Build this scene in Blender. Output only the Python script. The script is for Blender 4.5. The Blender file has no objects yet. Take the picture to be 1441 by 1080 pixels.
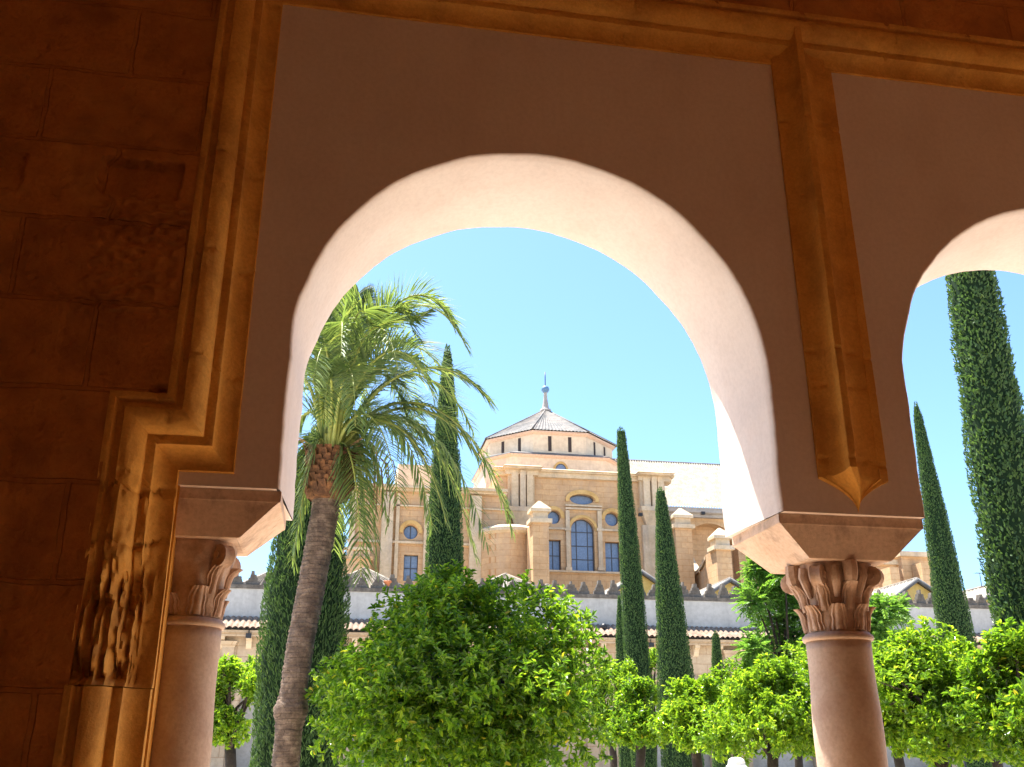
import bpy, bmesh, math, random
import numpy as np
from mathutils import Vector, Matrix
from mathutils.geometry import tessellate_polygon
random.seed(7)
rng = np.random.default_rng(11)
R = math.radians
sc = bpy.context.scene
col = sc.collection

# ------------------------------------------------------------------ camera numbers
F_PX, PITCH, YAW, CZ = 1380.0, R(20.75), R(10.2), 1.6

def ray(px, py):
    x = px - 720.5; u = 540 - py
    z = u * math.cos(PITCH) + F_PX * math.sin(PITCH)
    f = F_PX * math.cos(PITCH) - u * math.sin(PITCH)
    return (x * math.cos(YAW) + f * math.sin(YAW), -x * math.sin(YAW) + f * math.cos(YAW), z)

def at(px, py, Y):
    X, y, z = ray(px, py); s = Y / y
    return Vector((X * s, Y, z * s + CZ))

# ------------------------------------------------------------------ scene tree helpers
def tag(o, label=None, cat=None, group=None, kind=None):
    if label: o['label'] = label
    if cat: o['category'] = cat
    if group: o['group'] = group
    if kind or label: o['kind'] = kind or 'thing'
    return o

def empty(name, loc, label=None, cat=None, group=None):
    o = bpy.data.objects.new(name, None); col.objects.link(o)
    o.location = loc; o.empty_display_size = 0.3
    return tag(o, label, cat, group)

def world_loc(o):
    v = Vector((0, 0, 0))
    while o is not None:
        v += Vector(o.location); o = o.parent
    return v

class MB:
    """collects faces in world coordinates; build() links them as one mesh object"""
    def __init__(s): s.v = []; s.f = []; s.sm = []
    def add(s, vs, fs, smooth=False):
        n = len(s.v); s.v += [tuple(p) for p in vs]
        s.f += [tuple(i + n for i in f) for f in fs]; s.sm += [smooth] * len(fs)
        return s
    def box(s, x0, x1, y0, y1, z0, z1):
        vs = [(x, y, z) for z in (z0, z1) for y in (y0, y1) for x in (x0, x1)]
        return s.add(vs, [(0, 2, 3, 1), (4, 5, 7, 6), (0, 1, 5, 4), (2, 6, 7, 3), (0, 4, 6, 2), (1, 3, 7, 5)])
    def frustum(s, b, t):
        """b and t: (x0,x1,y0,y1,z)"""
        vs = []
        for (x0, x1, y0, y1, z) in (b, t): vs += [(x0, y0, z), (x1, y0, z), (x1, y1, z), (x0, y1, z)]
        return s.add(vs, [(3, 2, 1, 0), (4, 5, 6, 7), (0, 1, 5, 4), (1, 2, 6, 5), (2, 3, 7, 6), (3, 0, 4, 7)])
    def tube(s, pts, rad, n=10, smooth=True, cap=True):
        pts = [Vector(p) for p in pts]; vs = []; fs = []
        ref = Vector((0.3, 1, 0.1)).normalized()
        for i, p in enumerate(pts):
            t = (pts[min(i + 1, len(pts) - 1)] - pts[max(i - 1, 0)]).normalized()
            a = t.cross(ref)
            if a.length < 1e-3: a = t.cross(Vector((1, 0, 0)))
            a.normalize(); b = t.cross(a)
            r = float(rad[i] if hasattr(rad, '__len__') else rad)
            for k in range(n):
                w = 2 * math.pi * k / n
                vs.append(p + r * (math.cos(w) * a + math.sin(w) * b))
        for i in range(len(pts) - 1):
            for k in range(n):
                k2 = (k + 1) % n
                fs.append((i * n + k, i * n + k2, (i + 1) * n + k2, (i + 1) * n + k))
        if cap: fs += [tuple(range(n))[::-1], tuple(range((len(pts) - 1) * n, len(pts) * n))]
        return s.add(vs, fs, smooth)
    def lathe(s, c, prof, n=24, smooth=True, rot=0.0):
        """prof: (r, z) from the bottom up, about the vertical through c"""
        vs = []; fs = []
        for r, z in prof:
            for k in range(n):
                w = 2 * math.pi * k / n + rot
                vs.append((c[0] + r * math.cos(w), c[1] + r * math.sin(w), c[2] + z))
        for i in range(len(prof) - 1):
            for k in range(n):
                k2 = (k + 1) % n
                fs.append((i * n + k, i * n + k2, (i + 1) * n + k2, (i + 1) * n + k))
        fs += [tuple(range(n))[::-1], tuple(range((len(prof) - 1) * n, len(prof) * n))]
        return s.add(vs, fs, smooth)
    def grid(s, P, smooth=True, flip=False):
        """P: array rows x cols x 3"""
        P = np.asarray(P); r, c = P.shape[:2]; fs = []
        for i in range(r - 1):
            for j in range(c - 1):
                q = (i * c + j, i * c + j + 1, (i + 1) * c + j + 1, (i + 1) * c + j)
                fs.append(q[::-1] if flip else q)
        return s.add(P.reshape(-1, 3).tolist(), fs, smooth)
    def plate(s, outer, holes, y0, y1):
        """a slab in the xz plane with real openings, front at y0, back at y1"""
        polys = [[Vector((x, z, 0)) for x, z in outer]] + [[Vector((x, z, 0)) for x, z in h] for h in holes]
        tris = tessellate_polygon(polys)
        flat = [p for pl in polys for p in pl]
        for y in (y0, y1):
            fs = []
            for a, b, c in tris:
                ar = (flat[b] - flat[a]).cross(flat[c] - flat[a]).z
                f = (a, b, c) if (ar > 0) == (y == y0) else (c, b, a)
                fs.append(f)
            s.add([(p.x, y, p.y) for p in flat], fs)
        for pl in polys:
            n = len(pl); vs = [(p.x, y0, p.y) for p in pl] + [(p.x, y1, p.y) for p in pl]
            s.add(vs, [(i, (i + 1) % n, n + (i + 1) % n, n + i) for i in range(n)])
        return s
    def corrugate(s, a, b, c, d, n, amp, seg=4, rows=1):
        """roof sheet: eave a->b, ridge d->c, n tile rolls"""
        a, b, c, d = map(Vector, (a, b, c, d)); nrm = (b - a).cross(d - a).normalized()
        P = []
        for r in range(rows + 1):
            v = r / rows; row = []
            for i in range(n * seg + 1):
                u = i / (n * seg); p = a.lerp(b, u).lerp(d.lerp(c, u), v)
                row.append(tuple(p + nrm * amp * abs(math.sin(math.pi * i / seg))))
            P.append(row)
        return s.grid(P, smooth=True)
    def build(s, name, m, parent=None, sharp=None):
        me = bpy.data.meshes.new(name)
        off = world_loc(parent) if parent is not None else Vector((0, 0, 0))
        me.from_pydata([(v[0] - off.x, v[1] - off.y, v[2] - off.z) for v in s.v], [], s.f)
        me.polygons.foreach_set('use_smooth', s.sm)
        me.materials.append(m); me.update()
        if sharp: me.set_sharp_from_angle(angle=R(sharp))
        o = bpy.data.objects.new(name, me); col.objects.link(o)
        if parent is not None: o.parent = parent
        return o

def np_mesh(name, V, F, m, parent=None, smooth=False):
    off = world_loc(parent) if parent is not None else Vector((0, 0, 0))
    V = np.asarray(V, np.float32) - np.array(off, np.float32); F = np.asarray(F, np.int32)
    me = bpy.data.meshes.new(name); k = F.shape[1]
    me.vertices.add(len(V)); me.vertices.foreach_set('co', V.ravel())
    me.loops.add(F.size); me.loops.foreach_set('vertex_index', F.ravel())
    me.polygons.add(len(F)); me.polygons.foreach_set('loop_start', np.arange(len(F), dtype=np.int32) * k)
    me.polygons.foreach_set('use_smooth', np.full(len(F), smooth))
    me.update(calc_edges=True); me.validate(); me.materials.append(m)
    o = bpy.data.objects.new(name, me); col.objects.link(o)
    if parent is not None: o.parent = parent
    return o

def hash2(ix, iy, seed):
    h = (ix.astype(np.int64) * 374761393 + iy.astype(np.int64) * 668265263 + seed * 1442695041) & 0x7fffffff
    h = ((h ^ (h >> 13)) * 1274126177) & 0x7fffffff
    return ((h ^ (h >> 16)) & 0xffff) / 65535.0

def vnoise(x, y, seed=0):
    x = np.asarray(x, float); y = np.asarray(y, float)
    ix = np.floor(x); iy = np.floor(y); fx = x - ix; fy = y - iy
    fx = fx * fx * (3 - 2 * fx); fy = fy * fy * (3 - 2 * fy)
    ix = ix.astype(int); iy = iy.astype(int)
    a = hash2(ix, iy, seed); b = hash2(ix + 1, iy, seed); c = hash2(ix, iy + 1, seed); d = hash2(ix + 1, iy + 1, seed)
    return (a * (1 - fx) + b * fx) * (1 - fy) + (c * (1 - fx) + d * fx) * fy

def fbm(x, y, seed=0, octv=4):
    t = 0; a = 0.5
    for k in range(octv):
        t = t + a * (vnoise(np.asarray(x) * 2 ** k, np.asarray(y) * 2 ** k, seed + k * 17) - 0.5); a *= 0.55
    return t

# ------------------------------------------------------------------ materials
def mat_new(name):
    m = bpy.data.materials.new(name); m.use_nodes = True
    nt = m.node_tree; b = nt.nodes['Principled BSDF']
    return m, nt, b

def N(nt, t, **kw):
    n = nt.nodes.new(t)
    for k, v in kw.items():
        if k.startswith('i_'): n.inputs[k[2:].replace('_', ' ')].default_value = v
        else: setattr(n, k, v)
    return n

def ramp(nt, fac, stops):
    r = nt.nodes.new('ShaderNodeValToRGB'); e = r.color_ramp.elements
    while len(e) < len(stops): e.new(0.5)
    for el, (p, c) in zip(e, stops): el.position = p; el.color = (*c, 1)
    nt.links.new(fac, r.inputs[0]); return r.outputs[0]

def stone(name, cols, scale=1.5, rough=0.85, bump=0.3, fine=40.0, stain=None, stain_amt=0.5, stain_scale=0.7,
          brick=None, mortar=(0.3, 0.24, 0.17), streak=False, bdist=0.02, wob=0.0, fmix=0.45):
    """cols: dark, mid, light; brick: (width, height) of ashlar blocks in metres"""
    m, nt, b = mat_new(name); L = nt.links
    tc = nt.nodes.new('ShaderNodeTexCoord'); co = tc.outputs['Object']
    n1 = N(nt, 'ShaderNodeTexNoise', i_Scale=scale, i_Detail=8.0, i_Roughness=0.6); L.new(co, n1.inputs['Vector'])
    c = ramp(nt, n1.outputs['Fac'], [(0.3, cols[0]), (0.5, cols[1]), (0.72, cols[2])])
    height = n1.outputs['Fac']
    n2 = N(nt, 'ShaderNodeTexNoise', i_Scale=fine, i_Detail=5.0, i_Roughness=0.65); L.new(co, n2.inputs['Vector'])
    mx = N(nt, 'ShaderNodeMix', data_type='RGBA', blend_type='MULTIPLY'); mx.inputs[0].default_value = fmix
    g = ramp(nt, n2.outputs['Fac'], [(0.3, (0.62, 0.6, 0.58)), (0.6, (1, 1, 1))])
    L.new(c, mx.inputs[6]); L.new(g, mx.inputs[7]); c = mx.outputs[2]
    hsum = N(nt, 'ShaderNodeMath', operation='ADD'); L.new(n1.outputs['Fac'], hsum.inputs[0])
    mu = N(nt, 'ShaderNodeMath', operation='MULTIPLY'); mu.inputs[1].default_value = 0.35
    L.new(n2.outputs['Fac'], mu.inputs[0]); L.new(mu.outputs[0], hsum.inputs[1]); hgt = hsum.outputs[0]
    if brick:
        sp = nt.nodes.new('ShaderNodeSeparateXYZ'); L.new(co, sp.inputs[0])
        ad = N(nt, 'ShaderNodeMath', operation='ADD'); L.new(sp.outputs[0], ad.inputs[0]); L.new(sp.outputs[1], ad.inputs[1])
        cb = nt.nodes.new('ShaderNodeCombineXYZ'); L.new(ad.outputs[0], cb.inputs[0]); L.new(sp.outputs[2], cb.inputs[1])
        bk = N(nt, 'ShaderNodeTexBrick', i_Scale=1.0, i_Mortar_Size=0.012 * brick[1] / 0.4, i_Mortar_Smooth=0.3)
        bk.inputs['Brick Width'].default_value = brick[0]; bk.inputs['Row Height'].default_value = brick[1]
        bk.inputs['Color1'].default_value = (0.92, 0.9, 0.88, 1); bk.inputs['Color2'].default_value = (1.05, 1.03, 1.0, 1)
        bk.inputs['Mortar'].default_value = (*[x * 2.6 for x in mortar], 1)
        if wob:
            nw = N(nt, 'ShaderNodeTexNoise', i_Scale=5.0, i_Detail=4.0); L.new(co, nw.inputs['Vector'])
            sc1 = N(nt, 'ShaderNodeVectorMath', operation='SCALE'); sc1.inputs['Scale'].default_value = wob; L.new(nw.outputs['Color'], sc1.inputs[0])
            va = N(nt, 'ShaderNodeVectorMath', operation='ADD'); L.new(cb.outputs[0], va.inputs[0]); L.new(sc1.outputs[0], va.inputs[1]); L.new(va.outputs[0], bk.inputs['Vector'])
        else: L.new(cb.outputs[0], bk.inputs['Vector'])
        m2 = N(nt, 'ShaderNodeMix', data_type='RGBA', blend_type='MULTIPLY'); m2.inputs[0].default_value = 0.26 if wob == 0.03 else 0.8
        L.new(c, m2.inputs[6]); L.new(bk.outputs['Color'], m2.inputs[7]); c = m2.outputs[2]
        iv = N(nt, 'ShaderNodeMath', operation='SUBTRACT'); L.new(hgt, iv.inputs[0]); L.new(bk.outputs['Fac'], iv.inputs[1]); hgt = iv.outputs[0]
    if stain:
        mp = nt.nodes.new('ShaderNodeMapping'); L.new(co, mp.inputs[0])
        mp.inputs['Scale'].default_value = (1.6, 1.6, 0.28) if streak else (1, 1, 1)
        n3 = N(nt, 'ShaderNodeTexNoise', i_Scale=stain_scale, i_Detail=7.0, i_Roughness=0.68); L.new(mp.outputs[0], n3.inputs['Vector'])
        f3 = N(nt, 'ShaderNodeMapRange'); f3.inputs[1].default_value = 0.49; f3.inputs[2].default_value = 0.68; f3.inputs[4].default_value = stain_amt
        L.new(n3.outputs['Fac'], f3.inputs[0])
        m3 = N(nt, 'ShaderNodeMix', data_type='RGBA'); L.new(f3.outputs[0], m3.inputs[0]); L.new(c, m3.inputs[6])
        m3.inputs[7].default_value = (*stain, 1); c = m3.outputs[2]
    L.new(c, b.inputs['Base Color']); b.inputs['Roughness'].default_value = rough
    b.inputs['Specular IOR Level'].default_value = 0.25
    bp = N(nt, 'ShaderNodeBump', i_Strength=bump, i_Distance=bdist); L.new(hgt, bp.inputs['Height']); L.new(bp.outputs[0], b.inputs['Normal'])
    return m

def plain(name, c, rough=0.6, metal=0.0, var=0.15, spec=0.4):
    m, nt, b = mat_new(name)
    tc = nt.nodes.new('ShaderNodeTexCoord'); n = N(nt, 'ShaderNodeTexNoise', i_Scale=6.0, i_Detail=5.0); nt.links.new(tc.outputs['Object'], n.inputs['Vector'])
    o = ramp(nt, n.outputs['Fac'], [(0.3, tuple(x * (1 - var) for x in c)), (0.7, tuple(min(1, x * (1 + var)) for x in c))])
    nt.links.new(o, b.inputs['Base Color']); b.inputs['Roughness'].default_value = rough; b.inputs['Metallic'].default_value = metal
    b.inputs['Specular IOR Level'].default_value = spec
    return m

def leafmat(name, stops, transl=0.4, rough=0.35, spec=0.5, tcol=1.35):
    m, nt, b = mat_new(name); L = nt.links
    g = nt.nodes.new('ShaderNodeNewGeometry')
    c = ramp(nt, g.outputs['Random Per Island'], stops)
    L.new(c, b.inputs['Base Color']); b.inputs['Roughness'].default_value = rough; b.inputs['Specular IOR Level'].default_value = spec
    t = nt.nodes.new('ShaderNodeBsdfTranslucent')
    mx = N(nt, 'ShaderNodeMix', data_type='RGBA', blend_type='MULTIPLY', clamp_result=False); mx.inputs[0].default_value = 1.0
    mx.inputs[7].default_value = (tcol * 1.15, tcol * 1.1, tcol * 0.45, 1); L.new(c, mx.inputs[6]); L.new(mx.outputs[2], t.inputs['Color'])
    ms = nt.nodes.new('ShaderNodeMixShader'); ms.inputs[0].default_value = transl
    L.new(b.outputs[0], ms.inputs[1]); L.new(t.outputs[0], ms.inputs[2])
    L.new(ms.outputs[0], nt.nodes['Material Output'].inputs[0])
    return m

M = {}
M['plaster'] = stone('lime_plaster', [(0.69, 0.6, 0.55), (0.74, 0.652, 0.6), (0.77, 0.69, 0.64)], scale=1.6, fine=34, bump=0.16, fmix=0.24, rough=0.9, stain=(0.6, 0.48, 0.41), stain_amt=0.3, stain_scale=1.3, streak=True)
M['ochre'] = stone('ochre_moulding_stone', [(0.54, 0.26, 0.05), (0.7, 0.36, 0.075), (0.77, 0.43, 0.105)], scale=2.5, fine=60, bump=0.45, stain=(0.28, 0.12, 0.03), stain_amt=0.5, stain_scale=2.2)
M['masonry'] = stone('ochre_pier_masonry', [(0.4, 0.155, 0.035), (0.53, 0.21, 0.045), (0.6, 0.27, 0.065)], scale=3.5, fine=40, bump=1.0, brick=(0.82, 0.47), mortar=(0.27, 0.24, 0.21), wob=0.03, stain=(0.22, 0.09, 0.03), stain_amt=0.5, stain_scale=2.5)
M['marble'] = stone('pink_column_stone', [(0.44, 0.31, 0.23), (0.54, 0.4, 0.3), (0.6, 0.47, 0.37)], scale=3.0, fine=50, bump=0.2, rough=0.6, stain=(0.36, 0.21, 0.14), stain_amt=0.5, stain_scale=3.2)
M['capital'] = stone('worn_capital_stone', [(0.4, 0.26, 0.18), (0.52, 0.36, 0.26), (0.6, 0.44, 0.33)], scale=7.0, fine=70, bump=0.4, rough=0.75, stain=(0.16, 0.09, 0.06), stain_amt=0.6, stain_scale=6)
M['impost'] = stone('stained_impost_plaster', [(0.55, 0.38, 0.27), (0.64, 0.47, 0.35), (0.7, 0.54, 0.42)], scale=2.5, fine=40, bump=0.25, stain=(0.14, 0.08, 0.06), stain_amt=0.75, stain_scale=3.2)
M['paving'] = stone('gallery_paving', [(0.54, 0.36, 0.22), (0.64, 0.44, 0.27), (0.7, 0.5, 0.33)], brick=(0.8, 0.5), scale=1.2)
M['ground'] = stone('courtyard_cobbles', [(0.47, 0.42, 0.35), (0.56, 0.51, 0.44), (0.62, 0.57, 0.5)], scale=0.5, fine=12)
M['rear'] = stone('ochre_rear_wall', [(0.58, 0.34, 0.17), (0.68, 0.41, 0.21), (0.74, 0.47, 0.26)])
M['wood'] = stone('dark_ceiling_timber', [(0.28, 0.13, 0.05), (0.36, 0.17, 0.065), (0.42, 0.21, 0.09)], scale=2, fine=30)
M['sandstone'] = stone('cathedral_sandstone', [(0.48, 0.305, 0.16), (0.58, 0.38, 0.205), (0.64, 0.44, 0.255)], scale=0.35, fine=3.0, bump=0.5, brick=(1.5, 0.6), mortar=(0.3, 0.22, 0.14), stain=(0.45, 0.32, 0.22), stain_amt=0.6, stain_scale=0.3, streak=True, bdist=0.08)
M['trimstone'] = stone('cathedral_trim_stone', [(0.5, 0.37, 0.23), (0.6, 0.47, 0.31), (0.68, 0.55, 0.39)], scale=0.6, fine=4.0, bump=0.4, stain=(0.3, 0.25, 0.21), stain_amt=0.6, stain_scale=0.5, streak=True, bdist=0.06)
M['archstone'] = stone('ochre_window_surround', [(0.5, 0.3, 0.1), (0.6, 0.38, 0.14), (0.66, 0.44, 0.18)], scale=0.8, fine=4.0, bump=0.3, bdist=0.05)
M['cream'] = stone('cream_drum_render', [(0.66, 0.52, 0.36), (0.73, 0.59, 0.42), (0.78, 0.65, 0.48)], scale=0.25, fine=2.0, bump=0.2, stain=(0.5, 0.4, 0.3), stain_amt=0.5, stain_scale=0.35, streak=True, bdist=0.05)
M['pinkband'] = plain('pink_painted_cornice', (0.6, 0.43, 0.33), 0.8)
M['rooftile'] = stone('weathered_roof_tile', [(0.19, 0.16, 0.12), (0.29, 0.25, 0.2), (0.4, 0.355, 0.29)], scale=1.5, fine=6, bump=0.4, stain=(0.3, 0.24, 0.17), stain_amt=0.5, stain_scale=0.8, bdist=0.05)
M['eavetile'] = stone('brown_eave_tile', [(0.16, 0.1, 0.065), (0.26, 0.175, 0.12), (0.36, 0.27, 0.2)], scale=2.5, fine=8, bump=0.4, stain=(0.12, 0.09, 0.07), stain_amt=0.6, stain_scale=1.2, bdist=0.04)
M['greytile'] = stone('grey_dome_tile', [(0.11, 0.105, 0.1), (0.155, 0.148, 0.14), (0.22, 0.21, 0.2)], scale=1.2, fine=6, bump=0.4, stain=(0.3, 0.22, 0.17), stain_amt=0.5, stain_scale=0.6, bdist=0.05)
M['greycornice'] = stone('grey_stone_cornice', [(0.3, 0.27, 0.24), (0.4, 0.36, 0.32), (0.48, 0.44, 0.39)], scale=0.6, fine=4)
M['whitewash'] = stone('stained_whitewash', [(0.41, 0.395, 0.36), (0.47, 0.455, 0.42), (0.51, 0.495, 0.46)], scale=0.4, fine=5, bump=0.15, stain=(0.27, 0.26, 0.24), stain_amt=0.5, stain_scale=0.8, streak=True)
M['merlon'] = stone('lichen_grey_merlon_stone', [(0.085, 0.07, 0.056), (0.14, 0.12, 0.097), (0.23, 0.2, 0.165)], scale=3.0, fine=14, bump=0.8, stain=(0.07, 0.065, 0.06), stain_amt=0.7, stain_scale=2.0, bdist=0.06)
M['oldwall'] = stone('old_courtyard_ashlar', [(0.38, 0.28, 0.18), (0.48, 0.37, 0.25), (0.56, 0.45, 0.32)], scale=0.6, fine=6, bump=0.5, brick=(1.1, 0.5), mortar=(0.26, 0.2, 0.14), stain=(0.28, 0.2, 0.14), stain_amt=0.5, stain_scale=0.5, streak=True, bdist=0.04)
M['panel'] = stone('grey_lower_panel', [(0.3, 0.28, 0.24), (0.37, 0.35, 0.31), (0.42, 0.4, 0.36)], scale=0.7, fine=6)
M['yellow'] = stone('yellow_gable_render', [(0.62, 0.42, 0.12), (0.7, 0.49, 0.16), (0.74, 0.54, 0.2)], scale=0.6, fine=6, bump=0.2)
M['glass'] = plain('blue_grey_window_pane', (0.16, 0.21, 0.3), 0.12, 0.0, 0.12, 0.6)
M['iron'] = plain('black_iron', (0.02, 0.02, 0.022), 0.45)
M['bar'] = plain('dark_window_bar', (0.06, 0.06, 0.07), 0.5)
M['slate'] = plain('blue_slate_ball', (0.1, 0.2, 0.33), 0.5)
M['darkopening'] = plain('dark_slot_interior', (0.05, 0.035, 0.03), 0.9)
M['terracotta'] = plain('terracotta_pot', (0.45, 0.16, 0.07), 0.8)
M['bark'] = stone('grey_brown_bark', [(0.025, 0.018, 0.013), (0.045, 0.033, 0.024), (0.08, 0.06, 0.045)], scale=6, fine=30, bump=0.8)
M['palmbark'] = stone('palm_trunk_bark', [(0.08, 0.055, 0.04), (0.15, 0.105, 0.075), (0.29, 0.215, 0.155)], scale=7, fine=26, bump=1.0, brick=(0.16, 0.07), mortar=(0.1, 0.08, 0.06), wob=0.06, stain=(0.06, 0.045, 0.035), stain_amt=0.75, stain_scale=5, bdist=0.03)
M['boot'] = stone('palm_leaf_base', [(0.05, 0.024, 0.012), (0.11, 0.05, 0.022), (0.27, 0.12, 0.045)], scale=9, fine=40, bump=0.8)
M['deadleaf'] = plain('dry_brown_sheath', (0.3, 0.17, 0.085), 0.8, var=0.35)
M['petiole'] = plain('yellow_green_petiole', (0.3, 0.33, 0.07), 0.5, var=0.3)
M['palmleaf'] = leafmat('palm_leaflets', [(0.0, (0.08, 0.13, 0.05)), (0.5, (0.13, 0.19, 0.075)), (0.85, (0.19, 0.25, 0.09)), (1.0, (0.27, 0.3, 0.11))], 0.45, 0.55, 0.3)
M['orange'] = leafmat('orange_tree_leaves', [(0.0, (0.05, 0.12, 0.014)), (0.45, (0.1, 0.2, 0.018)), (0.8, (0.17, 0.29, 0.022)), (0.985, (0.26, 0.36, 0.03)), (1.0, (0.5, 0.4, 0.05))], 0.55, 0.27, 0.65, 1.6)
M['lime'] = leafmat('yellow_green_orange_tree_leaves', [(0.0, (0.07, 0.15, 0.016)), (0.45, (0.135, 0.245, 0.022)), (0.8, (0.21, 0.33, 0.028)), (1.0, (0.31, 0.4, 0.04))], 0.55, 0.28, 0.6, 1.55)
M['cypress'] = leafmat('clipped_cypress_sprays', [(0.0, (0.04, 0.085, 0.03)), (0.5, (0.062, 0.125, 0.04)), (0.85, (0.09, 0.165, 0.048)), (1.0, (0.13, 0.21, 0.06))], 0.28, 0.5, 0.35)
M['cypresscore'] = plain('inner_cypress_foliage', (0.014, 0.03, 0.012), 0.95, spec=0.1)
M['acacia'] = leafmat('feathery_leaves', [(0.0, (0.06, 0.15, 0.03)), (0.5, (0.11, 0.24, 0.045)), (1.0, (0.2, 0.34, 0.07))], 0.5, 0.4, 0.4)
M['skin'] = plain('skin', (0.5, 0.3, 0.2), 0.6, var=0.08)
M['hat'] = plain('white_cotton', (0.8, 0.78, 0.72), 0.9, var=0.05)
M['cloth'] = plain('blue_cotton', (0.2, 0.27, 0.4), 0.9)
M['trouser'] = plain('beige_cotton', (0.42, 0.36, 0.27), 0.9)

# ------------------------------------------------------------------ ground and gallery shell
MB().add([(-500, -300, 0), (500, -300, 0), (500, 700, 0), (-500, 700, 0)], [(0, 1, 2, 3)]).build('ground', M['ground'])['kind'] = 'structure'
o = MB().box(-9, 15, -3.4, 6.3, -0.2, 0.03).build('gallery_floor', M['paving']); o['kind'] = 'structure'
o = MB().box(-9, 15, -3.6, 6.1, 7.42, 7.62)
for k in range(24): o.box(-8.8 + k, -8.6 + k, -3.4, 5.1, 7.2, 7.418)
o.build('gallery_ceiling', M['wood'])['kind'] = 'structure'
MB().box(-9.0, 15.0, -3.7, -3.4, 0.0, 7.418).build('gallery_rear_wall', M['rear'])['kind'] = 'structure'
o = MB().box(-9.3, -9.0, -3.7, 5.7, 0.0, 7.418); o.box(15.0, 15.3, -3.7, 5.7, 0.0, 7.418)
o.build('gallery_end_wall', M['rear'])['kind'] = 'structure'

# ------------------------------------------------------------------ arcade wall
YF, YB = 5.0, 5.72
ACX, PITCH_X, AR, ACZ, PB = 1.058, 3.612, 1.365, 3.66, 2.868
NARCH = 4
arcade = empty('arcade_wall', (1.0, YF, 0), 'shaded plaster arcade wall with round arches framed by carved ochre stone mouldings', 'wall')

def arch_outline(k, r, cz, bottom, seg=72, cx_off=0.0):
    cx = ACX + PITCH_X * k + cx_off; pts = []
    for i in range(14): pts.append((cx - r, bottom + (cz - bottom) * i / 14))
    for i in range(seg + 1):
        a = math.pi - math.pi * i / seg
        pts.append((cx + r * math.cos(a), cz + r * math.sin(a)))
    for i in range(1, 15): pts.append((cx + r, cz + (bottom - cz) * i / 14))
    out = []
    for i, (x, z) in enumerate(pts):       # hand-finished edge: a few millimetres of wander
        n = (vnoise(i * 0.23 + k * 50, 3.3, 5) - 0.5) * 0.016 + (vnoise(i * 1.7 + k * 50, 7.3, 6) - 0.5) * 0.006
        d = Vector((x - cx, max(0, z - cz))); d = d.normalized() if d.length > 0 else Vector((1, 0))
        out.append((x + d.x * n, z + d.y * n))
    return out

mb = MB()
XL, XR, ZT = -1.19, ACX + PITCH_X * (NARCH - 1) + AR + 0.88, 7.418
def outline(r_off, cz_off, bottom, cxo=0.0):
    pts = [(XL, bottom)]
    for k in range(NARCH):
        pts += arch_outline(k, AR + r_off, ACZ + cz_off, bottom, cx_off=cxo)
    return pts + [(XR, bottom), (XR, ZT), (XL, ZT)]
front = outline(0.014, 0, PB); back = outline(-0.045, -0.05, PB)
for pl, y, up in ((front, YF, True), (back, YB, False)):
    v3 = [Vector((x, z, 0)) for x, z in pl]; fs = []
    for a, b, c in tessellate_polygon([v3]):
        ar = (v3[b] - v3[a]).cross(v3[c] - v3[a]).z
        fs.append((a, b, c) if (ar > 0) == up else (c, b, a))
    mb.add([(x, y, z) for x, z in pl], fs)
for k in range(NARCH):
    fr = arch_outline(k, AR + 0.014, ACZ, PB); bk = arch_outline(k, AR - 0.045, ACZ - 0.05, PB)
    mid = arch_outline(k, AR, ACZ, PB)
    rows = []
    for t in (0.0, 0.35, 1.0):
        rows.append([(f[0] + (m_[0] - f[0]) * t, YF + 0.014 * t * t, f[1] + (m_[1] - f[1]) * t) for f, m_ in zip(fr, mid)])
    for s_ in range(1, 13):
        t = s_ / 12
        row = []
        for i, (f, m_) in enumerate(zip(mid, bk)):
            w = (vnoise(i * 0.12, s_ * 0.35 + k * 9, 21) - 0.5) * 0.012 * math.sin(math.pi * t)
            row.append((f[0] + (m_[0] - f[0]) * t + w * (f[0] - ACX - PITCH_X * k) / AR, YF + 0.014 + (YB - YF - 0.014) * t, f[1] + (m_[1] - f[1]) * t + w * 0.5))
        rows.append(row)
    mb.grid(rows, smooth=True, flip=False)
# undersides of the piers, a rounded lip over each impost
for k in range(NARCH + 1):
    x0 = XL if k == 0 else ACX + PITCH_X * (k - 1) + AR
    x1 = XR if k == NARCH else ACX + PITCH_X * k - AR
    g0 = 0 if k == 0 else 0.045; g1 = 0 if k == NARCH else 0.045
    mb.add([(x0 + 0.014, YF, PB), (x1 - 0.014, YF, PB), (x1 + g1, YB, PB), (x0 - g0, YB, PB)], [(3, 2, 1, 0)])
mb.add([(XL, YF, ZT), (XR, YF, ZT), (XR, YB, ZT), (XL, YB, ZT)], [(0, 1, 2, 3)])
mb.build('plaster_panel', M['plaster'], arcade)
# the wall that goes on to the left behind the masonry, and to the right
MB().box(-9.0, XL - 0.002, 4.96, YB, 0, ZT).build('wall_core', M['plaster'], arcade)
if XR < 15: MB().box(XR + 0.002, 15.0, YF, YB, 0, ZT).build('wall_end', M['plaster'], arcade)

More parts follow.
